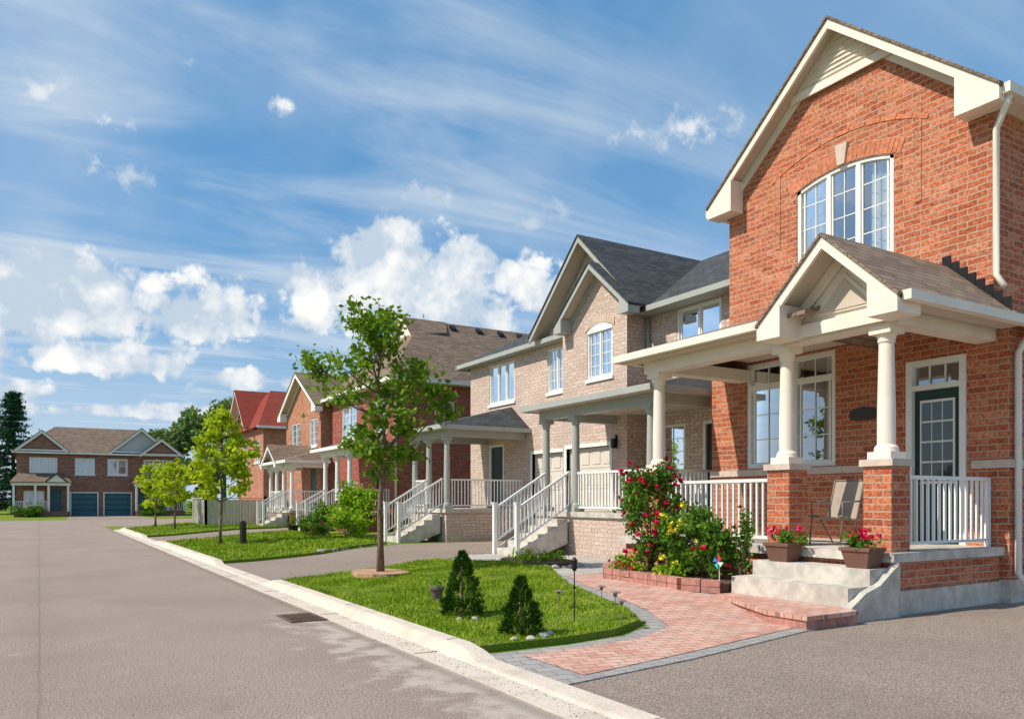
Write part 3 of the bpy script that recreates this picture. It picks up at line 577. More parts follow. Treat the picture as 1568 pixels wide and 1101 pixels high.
def gabY(xc,zr,half,sl_,yf,yb,wm,trimm):
    zt=zr-sl_*half; t=H.part('gable_trim',trimm); g=H.part('gable_wall',wm)
    for s_ in (-1,1):
        r.prism([(xc,yf-.03,zr),(xc+s_*(half+.03),yf-.03,zt-.03*sl_),(xc+s_*(half+.03),yb,zt-.03*sl_),(xc,yb,zr)],(0,0,-.08))
        t.prism([(xc,yf,zr-.085),(xc+s_*half,yf,zt-.085),(xc+s_*half,yf,zt-.32),(xc,yf,zr-.32)],(0,.06,0))
    g.prism([(xc-half+.3,yf+.3,zt+.05),(xc+half-.3,yf+.3,zt+.05),(xc,yf+.3,zr-.15)],(0,.05,0)); t.box(xc-half,xc+half,yf+.05,yf+.28,zt-.1,zt+.02)
gabY(.2,7.75,2.1,.85,Y0-.5,Y0+4,BROWN,WHITE); gabY(8.3,8.3,2.7,.85,Y0-.45,Y0+5,GREYS,WHITE); gabY(10.0,7.35,1.9,.8,Y0-.85,Y0+3,BROWN,WHITE)
ev=H.part('eaves',WHITE); ev.box(-2.1,12.1,Y0-.5,Y0-.4,5.64,5.78)
tr=H.part('porch_trim',WHITE); pr_=H.part('porch_roof',SH_BRN); rl=H.part('porch_railing',WHITE); bs=H.part('porch_base',BROWN)
for (x0,x1,xd) in ((-1.9,2.2,1.3),(7.7,11.9,8.5)):
    tr.box(x0-.2,x1+.2,Y0-2.1,Y0-1.9,2.75,3.05); pr_.prism([(x0-.3,Y0-2.2,3.06),(x1+.3,Y0-2.2,3.06),(x1-.3,Y0,3.9),(x0+.3,Y0,3.9)],(0,0,-.08)); pr_.prism([(x0-.3,Y0-2.2,3.06),(x0+.3,Y0,3.9),(x0-.3,Y0,3.06)],(0,0,-.08))
    pr_.prism([(xd,Y0-2.4,3.9),(xd-.9,Y0-2.4,3.1),(xd-.9,Y0,3.1),(xd,Y0,3.9)],(0,0,-.08)); pr_.prism([(xd,Y0-2.4,3.9),(xd+.9,Y0-2.4,3.1),(xd+.9,Y0,3.1),(xd,Y0,3.9)],(0,0,-.08)); tr.prism([(xd-.75,Y0-2.2,3.06),(xd+.75,Y0-2.2,3.06),(xd,Y0-2.2,3.72)],(0,.05,0))
    bs.box(x0,x1,Y0-2,Y0-.01,0,.45)
    for xx in (x0,x0+1.6,x1-.0,x1-1.5): tr.box(xx-.09,xx+.09,Y0-2.05,Y0-1.87,.45,2.75)
    for a,b_ in ((x0,x0+1.6),(x0+1.6,x1-1.5)) if xd<5 else ((x0+1.6,x1-1.5),(x1-1.5,x1)): rail(rl,(a,Y0-1.96,.45),(b_,Y0-1.96,.45),.9,.16,.05)
H.done()
# ================================================================== GROUND
def inpoly(x,y,P):
    c=False;n=len(P)
    for i in range(n):
        x1,y1=P[i];x2,y2=P[(i+1)%n]
        if (y1>y)!=(y2>y) and x<(x2-x1)*(y-y1)/(y2-y1)+x1: c=not c
    return c
def sheet(name,mat,P,zf,step=.6,skirt=.1,parent=None):
    pts=[]
    for i in range(len(P)):
        a=Vector(P[i]);b=Vector(P[(i+1)%len(P)]); n=max(1,int((b-a).length/step))
        for k in range(n): pts.append(a.lerp(b,k/n))
    nb=len(pts); xs=[p[0] for p in P];ys=[p[1] for p in P]
    x=min(xs)+step*.5
    while x<max(xs):
        y=min(ys)+step*.5
        while y<max(ys):
            if inpoly(x,y,P) and min((Vector((x,y))-q).length for q in pts[:nb])>step*.35: pts.append(Vector((x,y)))
            y+=step
        x+=step
    v,e,f,*_=geometry.delaunay_2d_cdt(pts,[],[list(range(nb))],1,1e-5)
    b=B(name,mat,parent,recalc=False); b.v=[(p.x,p.y,zf(p.x,p.y)) for p in v]
    for t in f:
        a,c,d=[v[i] for i in t[:3]]
        b.f.append(tuple(t) if (c-a).cross(d-a)>0 else tuple(reversed(t)))
    if skirt:
        ring_=pts[:nb]
        for i in range(nb):
            p=ring_[i];q=ring_[(i+1)%nb]; b.poly([(p.x,p.y,zf(p.x,p.y)),(q.x,q.y,zf(q.x,q.y)),(q.x,q.y,zf(q.x,q.y)-skirt),(p.x,p.y,zf(p.x,p.y)-skirt)])
    return b.done()
b=B('ground',GRASS); b.poly([(-1500,-1500,-.012),(1500,-1500,-.012),(1500,1500,-.012),(-1500,1500,-.012)]); b.done()
b=B('street',ASPH,recalc=False); b.poly([(-6,-30,0),(3.12,-30,0),(3.12,49,0),(-6,49,0)]); b.poly([(-60,49,0),(80,49,0),(80,66,0),(-60,66,0)]); b.done()
YARD=[(3.6,5.88),(8.36,5.9),(8.36,6.2),(60,6.2),(60,46.5),(7,46.5),(5,45.8),(3.9,44.2),(3.6,42.5)]
sheet('front_yards',GRASS,YARD,gz,1.5)
b=B('driveway',ASPH2,recalc=False); b.poly([(3.6,-15,.02),(30,-15,.02),(30,6.1,.02),(8.4,6.1,.02),(8.34,5.87,.02),(3.6,5.87,.02)]); b.done()
DB=[(3.6,14.0),(5.5,14.6),(7.5,15.3),(8.9,16.45),(13.5,16.5),(13.5,21.2),(9,21.1),(6.0,19.2),(3.6,18.8)]
sheet('driveway',ASPH2,DB,lambda x,y:gz(x,y)+.012,.8,.02)
DC=[(3.6,29.2),(12.2,33.8),(12.2,36.6),(3.6,33.5)]
sheet('driveway',ASPH2,DC,lambda x,y:gz(x,y)+.012,1,.02)
b=B('driveway',ASPH2,recalc=False); b.poly([(1.6,66,.004),(8,66,.004),(7.6,82,.004),(2.3,82,.004)]); b.done()
kb=B('curb',CURB,recalc=True)
def low(y):
    v=1
    for a,b_ in ((-40,6.2),(14.2,18.6),(29.4,33.4)):
        v=min(v,1-(sst((y-a+.5)/.5)*(1-sst((y-b_)/.5))))
    return .028+.085*v
ys=[-25+.25*i for i in range(int((42.5+25)/.25)+1)]
rows=[]
for y in ys:
    h=low(y); wv_=.006*math.sin(y*1.3)+.004*math.sin(y*3.7); rows.append([(3.10+wv_,y,-.05),(3.10+wv_,y,.008),(3.36,y,.0045),(3.40,y,.02+h*.1),(3.44,y,h*.93),(3.47,y,h),(3.60,y,h+.004),(3.62,y,h-.005),(3.62,y,-.05)])
cx,cy=7.6,42.5
for k in range(1,13):
    t=math.pi/2*k/12; rows.append([(cx-(cx-p[0])*math.cos(t),cy+(cx-p[0])*math.sin(t),p[2]) for p in rows[len(ys)-1]])
rows.append([(60,p[1],p[2]) for p in rows[-1]])
for r_ in rows: kb.v+=r_
nn=9
for i in range(len(rows)-1):
    for j in range(nn-1): kb.f.append((i*nn+j,i*nn+j+1,(i+1)*nn+j+1,(i+1)*nn+j))
kb.done()
jb=B('curb_joints',plain('joint_dark',(.15,.12,.1),.9,.1,5)); y=-8
while y<42:
    h=low(y); jb.box(3.115,3.38,y,y+.012,.0,.0105); jb.box(3.468,3.6,y,y+.01,0,h+.005); y+=3.0
jb.done()
gr=B('gutter_gravel',plain('grit',(.30,.24,.19),.9,.5,40),recalc=False)
for _ in range(1500):
    y=R.uniform(1,22); x=3.36-abs(R.gauss(0,.16)) if R.random()<.75 else R.uniform(-2,3.1)
    s_=R.uniform(.003,.009); z=.009 if x>3.1 else .002
    i=len(gr.v); t=R.uniform(0,6)
    gr.v+=[(x+s_*math.cos(t+k*2.1),y+s_*math.sin(t+k*2.1),z) for k in range(3)]+[(x,y,z+s_*.9)]; gr.f+=[(i,i+1,i+3),(i+1,i+2,i+3),(i+2,i,i+3)]
gr.done()
LA=[(3.63,6.62),(4.6,6.6),(5.35,6.7),(5.95,7.0),(6.25,7.6),(6.45,8.5),(6.85,9.7),(7.35,10.7),(8.0,11.9),(8.05,13.2),(7.45,14.2),(7.2,15.0),(5.5,14.5),(3.63,13.9)]
LB=[(3.63,18.95),(5.9,19.3),(8.6,21.3),(8.6,27),(8.6,31),(3.63,28.8)]
LC=[(3.63,33.8),(9.5,36.3),(9.5,41),(7,40.2),(7,45.8),(5.3,45.3),(4.1,43.8),(3.63,42.3)]
zl=lambda x,y:gz(x,y)+.075
from mathutils import noise as mn
for P,dn,hh in ((LA,1900,.042),(LB,380,.06),(LC,160,.07)):
    sheet('lawn',GRASS,P,zl,.5,.12)
    g=B('lawn_grass_blades',L_GRASS,recalc=False)
    xs=[p[0] for p in P];ys_=[p[1] for p in P]; area=(max(xs)-min(xs))*(max(ys_)-min(ys_))
    for _ in range(int(area*dn)):
        x=R.uniform(min(xs),max(xs));y=R.uniform(min(ys_),max(ys_))
        if not inpoly(x,y,P): continue
        q=mn.noise((x*1.3,y*1.3,3.1))+.5*mn.noise((x*4,y*4,1.0))
        if R.random()<max(0,-q*.9): continue
        z=zl(x,y)-.005; t=R.uniform(0,6.28);w=.006 if dn>1000 else .014; h=hh*R.uniform(.4,1.3)*(1+.7*q); lx=R.gauss(0,.02);ly=R.gauss(0,.02); c,s_=math.cos(t)*w,math.sin(t)*w
        i=len(g.v); g.v+=[(x-c,y-s_,z),(x+c,y+s_,z),(x+lx,y+ly,z+h)]; g.f.append((i,i+1,i+2))
    g.done()
PA=[(3.62,5.12),(5.2,5.35),(7.5,5.85),(8.42,5.95),(8.42,7.9),(8.2,7.95),(7.95,8.4),(8.05,10.0),(8.6,10.6),(8.6,11.0),(7.5,11.0),(6.95,9.8),(6.55,8.5),(6.35,7.6),(6.02,6.92),(5.4,6.6),(4.6,6.5),(3.62,6.5)]
PI=[(3.9,5.3),(5.2,5.54),(7.4,6.02),(8.3,6.1),(8.3,7.8),(8.1,7.85),(7.85,8.3),(7.93,10.0),(8.3,10.5),(8.3,10.9),(7.68,10.9),(7.15,9.75),(6.75,8.4),(6.53,7.5),(6.18,6.76),(5.45,6.4),(4.6,6.3),(3.9,6.28)]
zp=lambda x,y:max(gz(x,y),.02)+.012
sheet('garden_path_border',PAVG,PA,zp,.4,.03); sheet('garden_path',PAVER,PI,lambda x,y:zp(x,y)+.006,.4,.0)
WK=[(7.5,10.9),(8.7,11.0),(9.3,11.5),(10.6,11.7),(10.65,14.95),(9.2,15.0),(9.2,16.3),(8.7,16.25),(7.6,15.2),(7.5,14.3),(8.12,13.2),(8.1,11.9)]
sheet('stone_walkway',FLAG,WK,lambda x,y:gz(x,y)+.016,.5,.02)
BD=[(8.7,11.1),(8.45,10.7),(8.0,10.2),(7.92,8.4),(8.25,7.96),(9.3,7.96),(9.3,11.1)]
bed=emp('flower_bed',(8.7,9.5,.1)); sheet('soil',SOIL,BD,lambda x,y:gz(x,y)+.14,.3,.12,parent=bed)
eb=B('edging_stones',PEDGE,bed)
for i in range(4):
    a=Vector(BD[i]);c=Vector(BD[i+1]);L=(c-a).length;n=max(1,round(L/.24)); d=(c-a)/n; nrm=Vector((-d.y,d.x)).normalized()*.09
    for k in range(n):
        for lay in range(2):
            p=a+d*(k+.02);q=a+d*(k+.98); z=gz(p.x,p.y)+lay*.09+.005; j=R.uniform(-.012,.012)
            p2=p+Vector((j,j)); q2=q+Vector((j,j))
            eb.prism([(p2.x-nrm.x,p2.y-nrm.y,z),(q2.x-nrm.x,q2.y-nrm.y,z),(q2.x+nrm.x,q2.y+nrm.y,z),(p2.x+nrm.x,p2.y+nrm.y,z)],(0,0,.083))
eb.done()
def bush(name,x,y,z0,h,r,lm,n,size,fl=None,nf=0,stems=6,fs=.03,shape=1.0,seed=1,spread=1.0):
    rg=random.Random(seed); e=emp(name,(x,y,z0)); st=B('stems',BARK,e); lf=B('leaves',lm,e,recalc=False); cl=[]
    for k in range(stems*4):
        t=rg.uniform(0,6.28); rr=r*math.sqrt(rg.uniform(.02,1)); zz=z0+h*rg.uniform(.25,1)
        f=1-.55*abs((zz-z0)/h-.55)**1.5*2*shape; cl.append((x+rr*math.cos(t)*f,y+rr*math.sin(t)*f,zz-.05*h))
    for c in cl[:stems*2]:
        mid=((x+c[0])/2+rg.uniform(-.05,.05),(y+c[1])/2+rg.uniform(-.05,.05),z0+(c[2]-z0)*.55); st.tube([(x+rg.uniform(-.06,.06),y+rg.uniform(-.06,.06),z0-.05),mid,c],[.014,.01,.004],5)
    per=n//len(cl)
    for c in cl: lf.clump(c,per,(r*.2*spread,r*.2*spread,h*.09*spread),size,rg)
    st.done(); lf.done()
    if fl:
        fb=B('blossoms',fl,e,recalc=False)
        for _ in range(nf):
            c=rg.choice(cl); p=(c[0]+rg.gauss(0,r*.2)-.08,c[1]+rg.gauss(0,r*.22)-.05,c[2]+rg.gauss(0,h*.09)+.03)
            fb.clump(p,12,fs*.45,fs,rg,.85)
        fb.done()
    return e
bush('rose_bush',8.72,10.0,.3,1.7,.55,L_BUSH,3400,.042,REDF,85,9,.032,seed=3,spread=.8)
bush('rose_bush',8.55,8.95,.3,1.05,.45,L_BUSH,2600,.04,YELF,10,8,.045,seed=5,spread=.8)
bush('rose_bush',8.6,8.4,.3,.85,.32,L_BUSH,1200,.04,REDF,4,5,.03,seed=8,spread=.85)
bush('rose_bush',8.85,8.1,.3,1.05,.2,L_BUSH,400,.038,None,0,4,seed=9)
bush('flowering_plant',8.25,9.9,.3,.3,.3,L_LIME,500,.035,REDF,14,4,.02,seed=11)
bush('flowering_plant',8.2,8.9,.3,.25,.25,L_LIME,400,.035,YELF,5,4,.02,seed=12)
e=emp('rock_garden',(8.5,13.4,.2)); rk=B('rocks',ROCK,e); lf=B('plants',L_LIME,e,recalc=False); sd=B('bed_soil',SOIL,e)
sd.prism([(8.55+.62*math.cos(t),13.2+1.0*math.sin(t),.2) for t in [i*math.pi/10 for i in range(20)]],(0,0,.1))
def rock(b,x,y,z,s,rg=R):
    b.tube([(x,y,z-.01),(x,y,z+s*.35),(x,y,z+s*.7)],[s*rg.uniform(.8,1),s*rg.uniform(.8,1.05),s*rg.uniform(.35,.6)],7)
for k in range(26):
    t=k/26*6.28; rock(rk,8.55+.68*math.cos(t),13.2+1.07*math.sin(t),.21,R.uniform(.07,.11))
for k in range(14): lf.clump((8.55+R.gauss(0,.25),13.2+R.gauss(0,.45),.36),45,.06,.035)
sd.done(); rk.done(); lf.done()
bush('lime_shrub',9.4,26.2,.2,1.75,.75,L_LIME,2600,.07,seed=21); bush('green_shrub',8.7,24.8,.2,.95,.6,L_LIME,1500,.06,REDF,10,seed=22)
bush('green_shrub',8.4,27.6,.2,.7,.5,L_BUSH,1000,.06,seed=23); bush('red_leaf_shrub',10.0,27.5,.2,1.3,.5,leaf_mat('red_leaves',(.08,.01,.01),(.22,.03,.02),(.35,.07,.03),0),1000,.06,seed=24)
bush('green_shrub',9.3,29.2,.2,1.1,.5,L_BUSH,1100,.06,seed=25); bush('green_shrub',8.0,26.0,.2,.5,.4,L_BUSH,700,.05,REDF,10,seed=26)
e=emp('stone_border',(8,20.6,.2)); rk=B('border_stones',ROCK,e)
for k in range(22): rock(rk,6.1+k*.125+R.uniform(-.03,.03),19.55+k*.09+R.uniform(-.03,.03),.17,R.uniform(.07,.11))
rk.done()
# ================================================================== TREES
def tree(name,x,y,z0,H_,lm,levels,leafsz,nleaf,seed,tr=.055,lobes=None,nb=26,tight=1.0):
    rg=random.Random(seed); e=emp(name,(x,y,z0)); w=B('trunk_and_limbs',BARK,e,smooth=True); lf=B('leaves',lm,e,recalc=False)
    tp=[Vector((x,y,z0-.05))]; n=8
    for k in range(1,n+1):
        tp.append(Vector((x+rg.gauss(0,.025)*k*.5,y+rg.gauss(0,.025)*k*.5,z0+H_*.93*k/n)))
    w.tube(tp,[tr*1.35]+[tr*(1-.85*k/n) for k in range(1,n+1)],9)
    def at(h):
        t=clamp((h-z0)/(H_*.93))*n; i=min(int(t),n-1); return tp[i].lerp(tp[i+1],t-i)
    def env(h):
        for (h0,r0),(h1,r1) in zip(levels,levels[1:]):
            if h0<=h<=h1: return r0+(r1-r0)*(h-h0)/(h1-h0)
        return .1
    ends=[]
    az_=rg.uniform(0,6)
    lo,hi=levels[0][0],levels[-1][0]
    for k in range(nb):
        hb=lo+(hi-lo)*((k+.3)/nb)**.9*.88; p=at(z0+hb-.0875*(hi-lo)) if hb>lo+.4 else at(z0+lo)
        az_+=2.4+rg.uniform(-.4,.4); L=env(hb)*rg.uniform(.6,1.15)
        end=Vector((x+math.cos(az_)*L,y+math.sin(az_)*L,z0+hb+rg.uniform(.0,.3)))
        mid=p.lerp(end,.5)+Vector((rg.gauss(0,.05),rg.gauss(0,.05),.02-L*.08))
        w.tube([p,mid,end],[tr*.38,tr*.24,tr*.1],6,False)
        ends+=[end,mid.lerp(end,.6)]
        for q in range(3):
            s=mid.lerp(end,rg.uniform(.0,.8)); e2=s+Vector((rg.gauss(0,.2),rg.gauss(0,.2),rg.uniform(.0,.3)))*min(1.3,L+.3)
            w.tube([s,e2],[tr*.14,tr*.06],5,False); ends.append(e2)
    ends.append(Vector((tp[-1].x,tp[-1].y,z0+H_*.97)))
    if lobes:
        for (dx,dy,h,rr) in lobes:
            end=Vector((x+dx,y+dy,z0+h)); p=at(z0+max(lo,h-1.0)); w.tube([p,p.lerp(end,.5)+Vector((0,0,-.05)),end],[tr*.4,tr*.25,tr*.1],6,False)
            for q in range(5): ends.append(end+Vector((rg.gauss(0,rr),rg.gauss(0,rr),rg.gauss(0,rr*.7))))
    per=nleaf//len(ends)
    for c in ends:
        s=rg.uniform(.07,.2)*(H_/5.0)*tight; m=int(per*rg.uniform(.4,1.6))
        lf.clump(c,m,(s*1.1,s*1.1,s*.75),leafsz,rg,.62)
    w.done(); lf.done(); return e
tree('maple_tree',5.3,13.4,gz(5.3,13.4)+.07,4.95,L_TREE,[(1.7,.35),(2.4,.7),(3.2,.9),(3.9,.62),(4.4,.35),(4.85,.1)],.062,4500,4,.062,
     lobes=[(-.75,.95,3.7,.1),(-.98,1.1,3.95,.09),(.75,-.55,3.25,.13),(.95,-.6,3.0,.1),(.4,-.2,2.2,.13),(-.3,.25,4.75,.1),(-.2,.2,4.4,.13)],nb=18,tight=.78)
tree('lime_tree',4.8,25.4,gz(4.8,25.4)+.07,4.25,L_YEL,[(1.3,.5),(2.0,1.0),(2.8,1.05),(3.5,.6),(4.1,.12)],.08,3300,9,.05,nb=20,tight=.85)
tree('lime_tree',5.3,38.5,gz(5,38)+.07,3.3,L_YEL,[(1.0,.4),(1.8,.8),(2.6,.7),(3.2,.15)],.1,1400,12,.05,nb=16)
tree('lime_tree',5.0,43.0,gz(5,43)+.07,3.2,L_YEL,[(1.0,.4),(1.8,.8),(2.6,.6),(3.1,.15)],.1,1300,15,.05,nb=16)
b=B('mulch_ring',MULCH); b.prism([(5.3+.5*math.cos(t)*R.uniform(.9,1.1),13.4+.62*math.sin(t)*R.uniform(.9,1.1),gz(5.3,13.4)+.05) for t in [i*math.pi/12 for i in range(24)]],(0,0,.075)); b.done()
def evergreen(x,y,h,r,seed,lm=L_EVER,n=3600,sz=.03):
    rg=random.Random(seed); z0=gz(x,y)+.07; e=emp('evergreen_shrub',(x,y,z0)); w=B('trunk',BARK,e); lf=B('needles',lm,e,recalc=False)
    w.tube([(x,y,z0-.03),(x,y,z0+h*.9)],[.03,.008],7)
    tips=[(rg.random()**1.1,rg.uniform(0,6.28),rg.uniform(.75,1.2)) for _ in range(70)]
    for _ in range(n):
        if rg.random()<.55:
            t,a,k=rg.choice(tips); t=clamp(t+rg.gauss(0,.025)); a+=rg.gauss(0,.13); rr=r*(1-t)**.7*k*rg.uniform(.55,1)+.01
        else:
            t=rg.random()**1.25; a=rg.uniform(0,6.28); rr=r*(1-t)**.75*(.85+rg.gauss(0,.07))*(.5+.5*rg.random()**.35)
        p=Vector((x+math.cos(a)*rr,y+math.sin(a)*rr,z0+.03+h*t)); d=Vector((math.cos(a)*.7,math.sin(a)*.7,.8+rg.gauss(0,.3))).normalized()
        s=d.cross(Vector((rg.gauss(0,1),rg.gauss(0,1),rg.gauss(0,1)))).normalized()*sz*.32; q=p+d*sz*rg.uniform(1,2.0); i=len(lf.v)
        lf.v+=[tuple(p-s),tuple(p+s),tuple(q)]; lf.f.append((i,i+1,i+2))
    w.done(); lf.done()
evergreen(4.34,8.36,.74,.28,1,n=4600); evergreen(4.3,6.95,.56,.25,2,n=4000)
def pine(x,y,h,r,seed):
    rg=random.Random(seed); e=emp('pine_tree',(x,y,0)); w=B('trunk',BARK,e); lf=B('needle_boughs',L_PINE,e,recalc=False)
    w.tube([(x,y,-.1),(x,y,h*.97)],[.28,.03],8)
    nt_=20
    for k in range(nt_):
        z=h*(.08+.9*k/nt_); L=r*(1-k/nt_)**.8+.15
        for j in range(10):
            a=rg.uniform(0,6.28); l=L*rg.uniform(.6,1.1); end=Vector((x+math.cos(a)*l,y+math.sin(a)*l,z-.1*l+rg.uniform(-.2,.2)))
            w.tube([(x,y,z),tuple(end)],[.04,.01],4,False)
            for q in range(5):
                c=Vector((x,y,z)).lerp(end,.3+.7*q/4); lf.clump(c,13,(.26,.26,.12),.2,rg,.3)
    w.done(); lf.done()
pine(-2.3,96,13.2,3.6,5); pine(-6,99,12,3.6,6); pine(-11,97,11,3.3,8)
dt=B('distant_trees',L_FAR,recalc=False); rg=random.Random(77)
def blob(cx,cy,cz,r,n,sz):
    for _ in range(n):
        d=Vector((rg.gauss(0,1),rg.gauss(0,1),rg.gauss(0,1))).normalized()*r*rg.uniform(.45,1.12)
        dt.leaf((cx+d.x,cy+d.y,max(.3,cz+d.z*.9)),sz*rg.uniform(.6,1.3),rg)
for (X,Y,Z,S) in ((10,104,7.0,3.2),(12.5,103,8.2,3.2),(15,104,9.4,3.2),(17.5,106,10.2,3.5),(20.5,106,11.2,3.6),(23.5,104,10.5,4),(27,108,9,5),(13,98,4,3.5),(16,99,5,3.2),(19,99,6,3.2),(30,100,7,5),(36,104,7,5),(7,106,6.0,2.8),(-16,108,5,4),(-24,106,5,5),(-34,108,6,6),(42,106,6,6)):
    for q in range(11): blob(X+rg.gauss(0,S*.42),Y+rg.gauss(0,S*.42),Z+rg.gauss(0,S*.27),S*.33,200,.27)
    dt.tube([(X,Y,0),(X,Y,Z*.6)],[.3,.2],6)
for k in range(60):
    X=-200+k*8+rg.gauss(0,3)
    if -20<X<42: continue
    for q in range(3): blob(X+rg.gauss(0,3),120+rg.gauss(0,4),4+rg.gauss(0,1.2),3.2,120,.8)
dt.done()
bush('green_shrub',9.0,79.3,0,1.2,1.1,L_BUSH,900,.12,seed=31); bush('green_shrub',-.8,79.2,0,.9,1.2,L_BUSH,900,.12,seed=32); bush('green_shrub',13.2,78,0,2.2,1.3,L_FAR,900,.14,seed=33)
# ================================================================== FENCE
e=emp('wooden_fence',(8,42,0)); bd=B('boards',FENCE,e); po=B('posts',FENCE,e)
def fence(p,q,h=1.5):
    p=Vector(p);q=Vector(q);L=(q-p).length;n=int(L/.15);d=(q-p)/n
    for k in range(n):
        a=p+d*(k+.04);c=p+d*(k+.96); o=Vector((-d.y,d.x)).normalized()*.012*(1 if k%2 else -1)
        bd.beam((a.x+o.x,a.y+o.y,.15+h*.45),(c.x+o.x,c.y+o.y,.15+h*.45),.02,h*.9)
    m=max(1,round(L/2.2))
    for k in range(m+1):
        a=p.lerp(q,k/m); po.box(a.x-.06,a.x+.06,a.y-.06,a.y+.06,0,h+.14); po.box(a.x-.08,a.x+.08,a.y-.08,a.y+.08,h+.14,h+.18)
    po.beam((p.x,p.y,h+.07),(q.x,q.y,h+.07),.09,.05)
fence((7.1,44.8),(7.1,41.3)); fence((7.1,41.3),(10.0,41.3)); fence((10,41.3),(11.9,44.4)); bd.done(); po.done()
# ================================================================== SMALL OBJECTS
e=emp('patio_chair',(10.45,7.75,DZ)); fr=B('frame',METAL,e,smooth=True); se=B('sling',SLING,e)
x,y=10.45,7.72
for s_ in (-.27,.27):
    fr.tube([(x-.26,y+s_,DZ),(x-.2,y+s_,DZ+.42),(x-.22,y+s_,DZ+.64),(x+.22,y+s_,DZ+.66)],[.013]*4,8); fr.tube([(x+.3,y+s_,DZ),(x-.05,y+s_,DZ+.42),(x-.24,y+s_,DZ+.44)],[.013]*3,8)
    fr.tube([(x-.27,y+s_*.93,DZ+.43),(x+.15,y+s_*.93,DZ+.38),(x+.33,y+s_*.93,DZ+.98)],[.014]*3,8)
fr.tube([(x+.33,y-.25,DZ+.98),(x+.33,y+.25,DZ+.98)],[.014]*2,8); fr.tube([(x-.26,y-.27,DZ+.05),(x-.26,y+.27,DZ+.05)],[.01]*2,8)
se.prism([(x-.26,y-.24,DZ+.42),(x+.15,y-.24,DZ+.37),(x+.33,y-.24,DZ+.97),(x+.345,y-.24,DZ+.96),(x+.165,y-.24,DZ+.36),(x-.26,y-.24,DZ+.41)],(0,.48,0)); fr.done(); se.done()
def planter(x,y,z,seed):
    e=emp('flower_planter',(x,y,z)); b=B('pot',POT,e); rg=random.Random(seed)
    def sq(r,zz): return [(x-r,y-r*1.25,zz),(x+r,y-r*1.25,zz),(x+r,y+r*1.25,zz),(x-r,y+r*1.25,zz)]
    lo,hi=sq(.12,z),sq(.165,z+.24); i=len(b.v); b.v+=lo+hi; b.f+=[(i,i+1,i+2,i+3),(i+4,i+7,i+6,i+5)]+[(i+k,i+4+k,i+4+(k+1)%4,i+(k+1)%4) for k in range(4)]
    b.box(x-.18,x+.18,y-.22,y+.22,z+.215,z+.262); b.done(bevel=.006)
    l=B('leaves',L_BUSH,e,recalc=False); f=B('blossoms',REDF,e,recalc=False)
    for k in range(14):
        c=(x+rg.gauss(0,.08),y+rg.gauss(0,.12),z+.3+rg.uniform(0,.1)); l.clump(c,22,.04,.03,rg)
    for k in range(11):
        c=(x+rg.gauss(0,.08),y+rg.gauss(0,.12),z+.36+rg.uniform(0,.12)); f.clump(c,14,.018,.02,rg,.85)
    l.done(); f.done()
planter(9.03,6.28,.63,1); planter(9.03,7.52,.63,2)
def pathlight(x,y,h,r):
    e=emp('solar_path_light',(x,y,0)); z=gz(x,y)+.05; b=B('stake',METAL if r>.03 else BLACK,e)
    b.tube([(x,y,z-.05),(x,y,z+h*.8)],[.006,.006],6); b.tube([(x,y,z+h*.8),(x,y,z+h*.93)],[r*.45,r*.55],10); b.tube([(x,y,z+h*.93),(x,y,z+h*.95),(x,y,z+h)],[r*1.3,r*1.3,r*.3],12); b.done()
pathlight(5.75,7.2,.34,.05); pathlight(5.5,8.0,.26,.045); pathlight(6.05,7.85,.28,.045); pathlight(5.6,6.9,.3,.045)
e=emp('garden_torch',(5.2,7.25,0)); z=gz(5.2,7.25)+.05; b=B('stake',BLACK,e); b.tube([(5.2,7.25,z-.05),(5.2,7.25,z+.62)],[.007,.007],6); b.tube([(5.2,7.25,z+.6),(5.2,7.25,z+.63),(5.2,7.25,z+.70),(5.2,7.25,z+.72),(5.2,7.25,z+.76)],[.012,.035,.03,.04,.008],10); b.tube([(5.2,7.25,z+.4),(5.2,7.25,z+.42)],[.02,.02],8); b.done()
e=emp('garden_pot',(4.7,9.8,.1)); z=zl(4.7,9.8); b=B('pot',plain('clay_pot',(.16,.12,.1),.7,.2,8),e); b.tube([(4.7,9.8,z),(4.7,9.8,z+.14),(4.7,9.8,z+.145),(4.7,9.8,z+.18)],[.06,.095,.11,.11],16); b.done(); l=B('leaves',L_BUSH,e,recalc=False); l.clump((4.7,9.8,z+.2),60,.04,.025); l.done()
e=emp('garden_rocks',(4.4,6.85,.1)); b=B('rocks',ROCK,e)
for (x,y,s_) in ((4.25,6.68,.06),(4.42,6.72,.08),(4.55,6.8,.07),(4.1,6.75,.05),(4.35,8.05,.06),(4.2,8.15,.05)): rock(b,x,y,zl(x,y)-.01,s_)
b.done()
e=emp('garden_pinwheel',(8.3,8.0,.2)); b=B('stick',WHITE,e); b.tube([(8.25,7.99,.2),(8.25,7.99,.62)],[.006,.006],6); b.done()
for nm,c,a0 in (('blade_blue',(.05,.2,.6),0),('blade_red',(.7,.03,.05),1.57),('blade_white',(.8,.8,.8),3.14),('blade_teal',(.05,.5,.45),4.71)):
    b=B(nm,plain(nm,c,.4,.03,4,bmp=0),e); p=Vector((8.23,7.99,.62)); u=Vector((.0,math.cos(a0),math.sin(a0)));v=Vector((0,math.cos(a0+.9),math.sin(a0+.9))); b.prism([p,p+u*.10,p+v*.08],(-.012,0,0)); b.done()
e=emp('utility_bollard',(5.3,25.0,.1)); z=gz(5.3,25)+.05; b=B('post',plain('dark_brown_metal',(.035,.025,.02),.5,.15,6),e); b.tube([(5.3,24.6,z),(5.3,24.6,z+.62),(5.3,24.6,z+.70),(5.3,24.6,z+.73)],[.1,.1,.09,.05],14); b.done()
